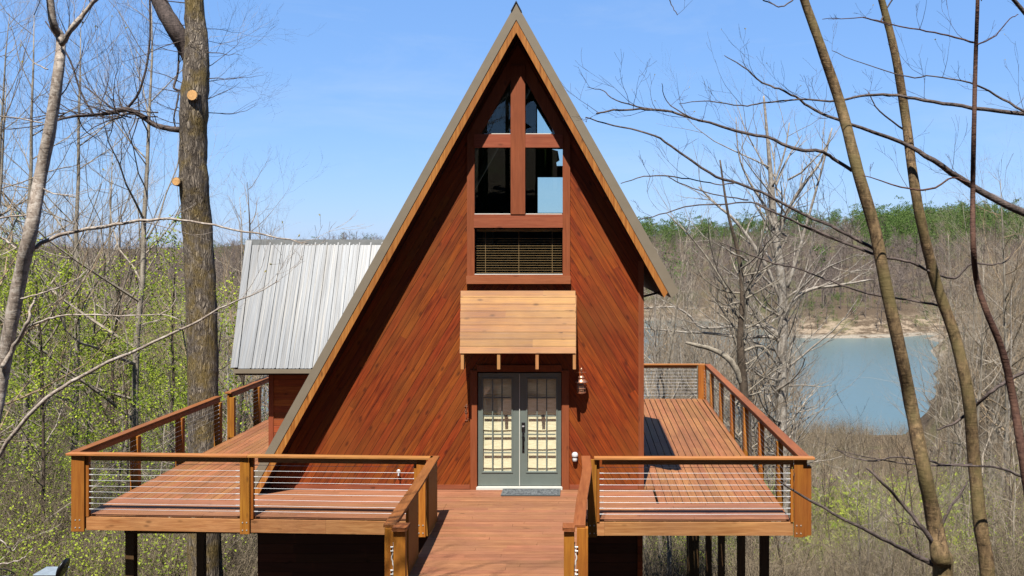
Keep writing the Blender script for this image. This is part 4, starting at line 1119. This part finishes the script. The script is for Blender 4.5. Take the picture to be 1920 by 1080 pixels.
# bare trees whose crowns make the skyline
for (px,y,s,k) in [(240,33,1.3,0),(130,38,1.5,3),(40,36,1.45,3),(-30,44,1.5,1),(290,54,1.2,1),(10,60,1.6,0),(200,66,1.5,3),(1270,48,.8,3),(1310,58,.85,1),(1360,66,.9,4),(1400,50,.75,0),(1330,84,1.,2),(1290,95,1.,5),(1470,84,.85,4),(1440,98,.9,1),(1495,72,.6,3),(1760,70,.8,3),(1775,92,.95,0),(1800,62,.85,5),(1870,60,.9,3),(1915,66,.9,1),(455,50,1.2,5),(540,62,1.05,2),(480,70,1.15,2),(640,80,1.1,3),(700,86,1.1,0),(740,95,1.15,4),
                    (1790,80,.95,1),(1835,88,.95,2),(1880,76,.95,4),(1930,90,1.0,0),(1810,100,.9,5),(1860,102,.9,2),(1430,74,.85,2),(1410,90,.9,4),(1460,66,.6,1),(1480,60,.45,2),(1250,60,1.0,3),(1300,75,1.15,0),(1340,52,1.05,1),(1890,45,1.15,1),(1830,62,1.15,3),(1960,50,1.2,0),(1240,95,1.0,1),(1440,58,1.0,5)]:
    x = (px-CX)*y/F; place('bare',k,x,y,s,rng.uniform(0,6.28),'bare_tree','leafless grey-brown woodland tree on the slope behind the house','tree','bare trees on the slope behind the house')
# trees on the rise behind the camera (mirrored in the panes)
UPHILL = True

for k in range(30):                              # more layered trunks between the right deck and the water
    y = rng.uniform(36,78); px = rng.uniform(1225,1475) if k < 16 else rng.uniform(1775,1985); x = (px-CX)*y/F
    place('bare',(0,1,2,3,5)[k%5],x,y,rng.uniform(.62,.9),rng.uniform(0,6.28),'bare_tree','leafless grey-brown woodland tree on the slope behind the house','tree','bare trees on the slope behind the house')
for k in range(26):                              # trees along the near bank that screen the left arm of the lake
    y = rng.uniform(90,107); px = 1205+11.2*k+rng.uniform(-4,4); x = (px-CX)*y/F
    place('bare',k,x,y,rng.uniform(.72,.92),rng.uniform(0,6.28),'bare_tree','leafless grey-brown woodland tree on the slope behind the house','tree','bare trees on the slope behind the house')

# ---- stuff: brush, ground cover, far wood
nr = np.random.default_rng(5)
def Harr(X,Y): return np.array([H(a,b) for a,b in zip(X,Y)])
def blades(n_, L, W, zmin=.2, curl=.3):          # one brush clump: thin quads radiating up
    V = []; T = []
    for i in range(n_):
        a = nr.uniform(0,6.28); e = nr.uniform(zmin,1.4); l = L*nr.uniform(.4,1); w_ = W*nr.uniform(.6,1.3)
        d = np.array([math.cos(a)*math.cos(e),math.sin(a)*math.cos(e),math.sin(e)]); s_ = np.cross(d,nr.normal(size=3)); s_ /= np.linalg.norm(s_)+1e-9
        o = nr.uniform(-.3,.3,3)*[1,1,0]; m_ = o+d*l*.5+nr.normal(size=3)*.06*l; e_ = o+d*l+nr.normal(size=3)*curl*l*.4
        b = len(V); V += [o-s_*w_,o+s_*w_,m_-s_*w_*.7,m_+s_*w_*.7,e_]
        T += [(b,b+1,b+3),(b,b+3,b+2),(b+2,b+3,b+4)]
        for _ in range(2):
            q_ = m_+(e_-m_)*nr.random(); f_ = q_+nr.normal(size=3)*l*.22+np.array([0,0,l*.08]); b = len(V); V += [q_-s_*w_*.5,q_+s_*w_*.5,f_]; T.append((b,b+1,b+2))
    return np.array(V), np.array(T)
def scatter(name, tmpl, X, Y, S, mat, label, zoff=0., Z=None, name_obj=None, A=None):
    Zs = Harr(X,Y) if Z is None else Z
    VV = []; TT = []; off = 0
    for i in range(len(X)):
        V,T = tmpl[i % len(tmpl)]
        a = nr.uniform(0,6.28) if A is None else A[i]; c,s_ = math.cos(a), math.sin(a)
        R = np.array([[c,-s_,0],[s_,c,0],[0,0,1]])
        v = (V@R.T)*S[i]+np.array([X[i],Y[i],Zs[i]+zoff])
        VV.append(v); TT.append(T+off); off += len(V)
    me = np_mesh(name, np.vstack(VV), np.vstack(TT), M[mat])
    o = bpy.data.objects.new(name, me); COL.objects.link(o); tag(o, label, 'vegetation', kind='stuff'); return o
def pick(n_, pr, yr, pw=1., cond=None):
    X=[];Y=[]
    while len(X) < n_:
        px = nr.uniform(*pr); y = yr[0]+(yr[1]-yr[0])*nr.random()**pw; x = (px-CX)*y/F
        if -9.6 < x < 4.6 and y < 30.5: continue
        if -10 < x < -8.8 and 22.6 < y < 24: continue
        if x < -11 and y < 23.6: continue
        if cond and not cond(px,y): continue
        X.append(x);Y.append(y)
    return np.array(X),np.array(Y)
bt = [blades(30,1.7,.007) for _ in range(5)]
bt2 = [blades(34,3.4,.008,.9,.2) for _ in range(6)]
X,Y = pick(3000,(-100,2020),(25,112),1.5)
scatter('underbrush', bt, X, Y, nr.uniform(.5,1.5,len(X)), 'twig_brush', 'tangled leafless brush covering the slopes behind the house')
X,Y = pick(3600,(-100,2020),(27,112),1.15,lambda px,y: (px<640 or px>1190) and not (1300<px<1850 and 30<y<66 and nr.random()<.7))
lim_ = np.array([lake_lim(CX+a*F/b,20) for a,b in zip(X,Y)]); keep = np.array([ (pyof(H(a,b)+3.4,b) > l) for a,b,l in zip(X,Y,lim_)]); X=X[keep]; Y=Y[keep]
scatter('underbrush', bt2, X, Y, nr.uniform(.5,1.05,len(X)), 'twig_brush', 'grey twiggy brush covering the slopes behind the house')
def leafclump(n_, R, s):
    C_ = nr.normal(size=(n_,3))*[R,R,R*.55]; C_[:,2] = np.abs(C_[:,2])
    V=[];T=[]
    for c_ in C_:
        a = nr.normal(size=3); a/=np.linalg.norm(a); b = np.cross(a,nr.normal(size=3)); b/=np.linalg.norm(b)
        k = len(V); V += [c_-a*s,c_+b*s*.6,c_+a*s,c_-b*s*.6]; T += [(k,k+1,k+2),(k,k+2,k+3)]
    return np.array(V),np.array(T)
lt = [leafclump(90,.42,.05) for _ in range(4)]
X1,Y1 = pick(620,(1280,1850),(36,60),1.,lambda px,y: math.sin(px*.021+y*.4)>-.3)
X2,Y2 = pick(420,(-100,420),(24,55),1.3)
X3,Y3 = pick(110,(1600,2000),(30,60),1.)
X=np.concatenate([X1,X2,X3]);Y=np.concatenate([Y1,Y2,Y3]); S_=nr.uniform(.5,1.5,len(X)); S_[:len(X1)] *= 2.1
scatter('green_undergrowth', lt, X, Y, S_, 'leaf', 'patches of fresh green undergrowth on the woodland floor')
def leaf_along(tm, n_, s):                       # leaves hung on the blades of a brush clump
    V0,_ = tm; V=[];T=[]
    for _ in range(n_):
        c_ = V0[nr.integers(len(V0))]+nr.normal(size=3)*.10
        if c_[2] < .15: continue
        a = nr.normal(size=3); a/=np.linalg.norm(a); b = np.cross(a,nr.normal(size=3)); b/=np.linalg.norm(b)
        k = len(V); V += [c_-a*s,c_+b*s*.6,c_+a*s,c_-b*s*.6]; T += [(k,k+1,k+2),(k,k+2,k+3)]
    return np.array(V),np.array(T)
bl_ = [leaf_along(b_,160,.045) for b_ in bt2]
Xa,Ya = pick(420,(-150,360),(24.5,50),1.2); Xb,Yb = pick(60,(360,470),(31,60),1.); Xc,Yc = pick(150,(1700,2050),(28,60),1.); Xd,Yd = pick(330,(1220,1850),(33,58),1.,lambda px,y: math.sin(px*.017+y*.3)>-.4)
X=np.concatenate([Xa,Xb,Xc,Xd]);Y=np.concatenate([Ya,Yb,Yc,Yd]); A_=nr.uniform(0,6.28,len(X)); S_=nr.uniform(.45,1.0,len(X)); S_[-330:] *= .85
scatter('leafy_thicket', bt2, X, Y, S_, 'twig_brush', 'stems of the thicket that is coming into leaf', A=A_)
scatter('leafy_thicket', bl_, X, Y, S_, 'leaf', 'fresh yellow-green leaves of the thicket', A=A_)
X,Y = pick(900,(-150,1000),(21,34),1.3); 
scatter('underbrush', bt, X, Y, nr.uniform(.35,.9,len(X)), 'twig_brush', 'dry low stalks on the ground beneath and beside the left deck')
# far wood across the lake
def far_tree():
    V=[];T=[]
    def stick(a,b,w0,w1):
        a=np.array(a,float);b=np.array(b,float);d=b-a;s1=np.cross(d,[.3,1,.2]);s1/=np.linalg.norm(s1)+1e-9;s2=np.cross(d,s1);s2/=np.linalg.norm(s2)+1e-9
        k=len(V)
        for p_,w_ in ((a,w0),(b,w1)):
            V.extend([p_+s1*w_,p_-s1*w_*.5+s2*w_*.87,p_-s1*w_*.5-s2*w_*.87])
        for i in range(3):
            j=(i+1)%3; T.extend([(k+i,k+j,k+3+j),(k+i,k+3+j,k+3+i)])
    stick((0,0,-.5),(nr.uniform(-.4,.4),0,9.5),.16,.05)
    for i in range(13):
        z=3+6.2*i/13; a=nr.uniform(0,6.28);L=nr.uniform(1.6,3.3)*(1.15-z/16)
        e=np.array([math.cos(a)*L,math.sin(a)*L,z+L*nr.uniform(.5,1.2)]); stick((0,0,z),e,.055,.02)
        for _ in range(9):
            q_=np.array([0,0,z])+(e-np.array([0,0,z]))*nr.uniform(.3,1); f_=q_+nr.normal(size=3)*.7+np.array([0,0,.6])
            s_=np.cross(f_-q_,nr.normal(size=3)); s_/=np.linalg.norm(s_)+1e-9; k=len(V); V.extend([q_-s_*.035,q_+s_*.035,f_]); T.append((k,k+1,k+2))
    return np.array(V),np.array(T)
def pine(nl=11, nq=22, s0=.16, s1=.34):
    V=[];T=[]
    hgt=10.5
    V+= [(-.15,0,-.5),(.15,0,-.5),(0,0,hgt),(0,.15,-.5)]; V=[np.array(v,float) for v in V]; T+=[(0,1,2),(1,3,2),(3,0,2)]
    lobes = [(nr.normal()*1.1,nr.normal()*1.1,nr.uniform(4.2,hgt),nr.uniform(.8,1.5)) for _ in range(nl)]
    for (lx_,ly_,lz_,lr) in lobes:
        for _ in range(nq):
            c_=np.array([lx_,ly_,lz_])+nr.normal(size=3)*lr*[.55,.55,.38]; a=nr.normal(size=3);a/=np.linalg.norm(a);b=np.cross(a,nr.normal(size=3));b/=np.linalg.norm(b)
            s_=nr.uniform(s0,s1); k=len(V); V.extend([c_-a*s_,c_+b*s_*.6,c_+a*s_,c_-b*s_*.6]); T.extend([(k,k+1,k+2),(k,k+2,k+3)])
    return np.array(V),np.array(T)
ft=[far_tree() for _ in range(7)]; pt=[pine() for _ in range(5)]
pm_=[np_mesh('evergreen_tree',V_,T_,M['leaf_pine']) for V_,T_ in [pine(26,60,.25,.5) for _ in range(3)]]
for k in range(52):                              # evergreens on the uphill bank, mirrored dark in the panes
    x = -26+2.1*(k%26)+rng.uniform(-1,1); y = -14-8*(k//26)-rng.uniform(0,6)
    o = bpy.data.objects.new('evergreen_tree', pm_[k%3]); COL.objects.link(o); o.location=(x,y,H(x,y)); o.scale=(2.1,2.1,2.0); o.rotation_euler=(0,0,k*1.7)
    tag(o,'dark evergreen on the bank at the uphill end of the entry bridge','tree','evergreens on the uphill bank')
FARTOP=1
def farpick(n_, pr, dr, pf):
    X=[];Y=[]
    while len(X)<n_:
        px=nr.uniform(*pr); y=dr[0]+(dr[1]-dr[0])*nr.random()**.9; x=(px-CX)*y/F
        if H(x,y) < -14.6: continue
        if nr.random() > pf(px,y): continue
        X.append(x);Y.append(y)
    return np.array(X),np.array(Y)
X,Y = farpick(5200,(-150,2080),(238,620),lambda px,y: 1. if not (y>430 and px>1150) else .45)
scatter('far_wood', ft, X, Y, nr.uniform(.6,1.15,len(X)), 'twig_far', 'leafless brown wood covering the far hills beyond the lake')
X,Y = farpick(1900,(1150,2080),(300,640),lambda px,y: min(1,max(.02,(y-500+ (150 if px>1620 else 0))/120))*(1. if math.sin(px*.043+y*.05)+math.sin(px*.11-y*.031)>-.2 else .25))
scatter('far_pine_wood', pt, X, Y, nr.uniform(.7,1.0,len(X))*(1+.75*nr.random(len(X))**3), 'leaf_pine', 'green pine wood along the ridge beyond the lake')
X,Y = farpick(170,(1200,1960),(238,330),lambda px,y: 1. if H((px-CX)*y/F,y) < -9 else .0)
scatter('shore_shrubs', pt, X, Y, nr.uniform(.14,.38,len(X)), 'leaf_pine', 'dark evergreen shrubs along the far rocky shore')
X,Y = farpick(60,(380,760),(430,640),lambda px,y: 1.)
scatter('far_pine_wood', pt, X, Y, nr.uniform(.6,1.0,len(X)), 'leaf_pine', 'scattered pines on the left far ridge')
# valley wood on the left between slope and far hill
X,Y = pick(900,(-150,1200),(112,240),1.,lambda px,y: H((px-CX)*y/F,y) > -15.9)
scatter('valley_wood', ft, X, Y, nr.uniform(.8,1.2,len(X)), 'twig_far', 'leafless wood filling the valley left of the house')

# ------------------------------------------------------------------ light, sky, camera
sun_dir = Vector((.28,2.12,-3.71)).normalized()
L = bpy.data.lights.new('sun','SUN'); L.energy = 5.0; L.angle = math.radians(.5); L.color = (1,.955,.88)
so = bpy.data.objects.new('sun', L); COL.objects.link(so); so.rotation_euler = sun_dir.to_track_quat('-Z','Y').to_euler(); so.location = (0,0,60)
W = bpy.data.worlds.new('World'); scene.world = W; W.use_nodes = True; nt = W.node_tree; nt.nodes.clear()
wo = nt.nodes.new('ShaderNodeOutputWorld'); bg = nt.nodes.new('ShaderNodeBackground'); sk = nt.nodes.new('ShaderNodeTexSky')
sk.sky_type = 'NISHITA'; sk.sun_disc = False; sk.sun_elevation = math.asin(-sun_dir.z); sk.sun_rotation = math.atan2(-sun_dir.x,-sun_dir.y)
sk.altitude = 200; sk.air_density = 1.0; sk.dust_density = .4; sk.ozone_density = 3.0
mxs = nt.nodes.new('ShaderNodeMix'); mxs.data_type='RGBA'; mxs.inputs['Factor'].default_value=.6
nt.links.new(sk.outputs[0], mxs.inputs['A']); mxs.inputs['B'].default_value=(1.15,2.75,6.3,1)
tcw = nt.nodes.new('ShaderNodeTexCoord'); mpw = nt.nodes.new('ShaderNodeMapping'); mpw.inputs['Scale'].default_value = (1.6,1.6,7)
nzw = nt.nodes.new('ShaderNodeTexNoise'); nzw.inputs['Scale'].default_value = 2.2; nzw.inputs['Detail'].default_value = 7; nzw.inputs['Roughness'].default_value = .62; nzw.inputs['Distortion'].default_value = .5
nt.links.new(tcw.outputs['Generated'], mpw.inputs[0]); nt.links.new(mpw.outputs[0], nzw.inputs['Vector'])
rmw = nt.nodes.new('ShaderNodeMapRange'); rmw.inputs[1].default_value = .5; rmw.inputs[2].default_value = .8; rmw.inputs[3].default_value = 0; rmw.inputs[4].default_value = .2
nt.links.new(nzw.outputs['Fac'], rmw.inputs[0])
cwx = nt.nodes.new('ShaderNodeMix'); cwx.data_type='RGBA'; cwx.inputs['B'].default_value = (4.6,5.2,6.0,1)
nt.links.new(rmw.outputs[0], cwx.inputs['Factor']); nt.links.new(mxs.outputs['Result'], cwx.inputs['A'])
nt.links.new(cwx.outputs['Result'], bg.inputs[0]); nt.links.new(bg.outputs[0], wo.inputs[0]); bg.inputs[1].default_value = .056
cam = bpy.data.cameras.new('camera'); co = bpy.data.objects.new('camera', cam); COL.objects.link(co)
co.location = (0,0,EYE); co.rotation_euler = (math.pi/2,0,0)
cam.sensor_width = 36; cam.lens = F/1920*36; cam.shift_x = (960-CX)/1920; cam.shift_y = (CY-540)/1920
cam.clip_start = .1; cam.clip_end = 4000
scene.camera = co
scene.render.resolution_x = 1024; scene.render.resolution_y = 576
scene.view_settings.view_transform = 'Standard'; scene.view_settings.look = 'None'; scene.view_settings.exposure = 1.55; scene.view_settings.gamma = 1
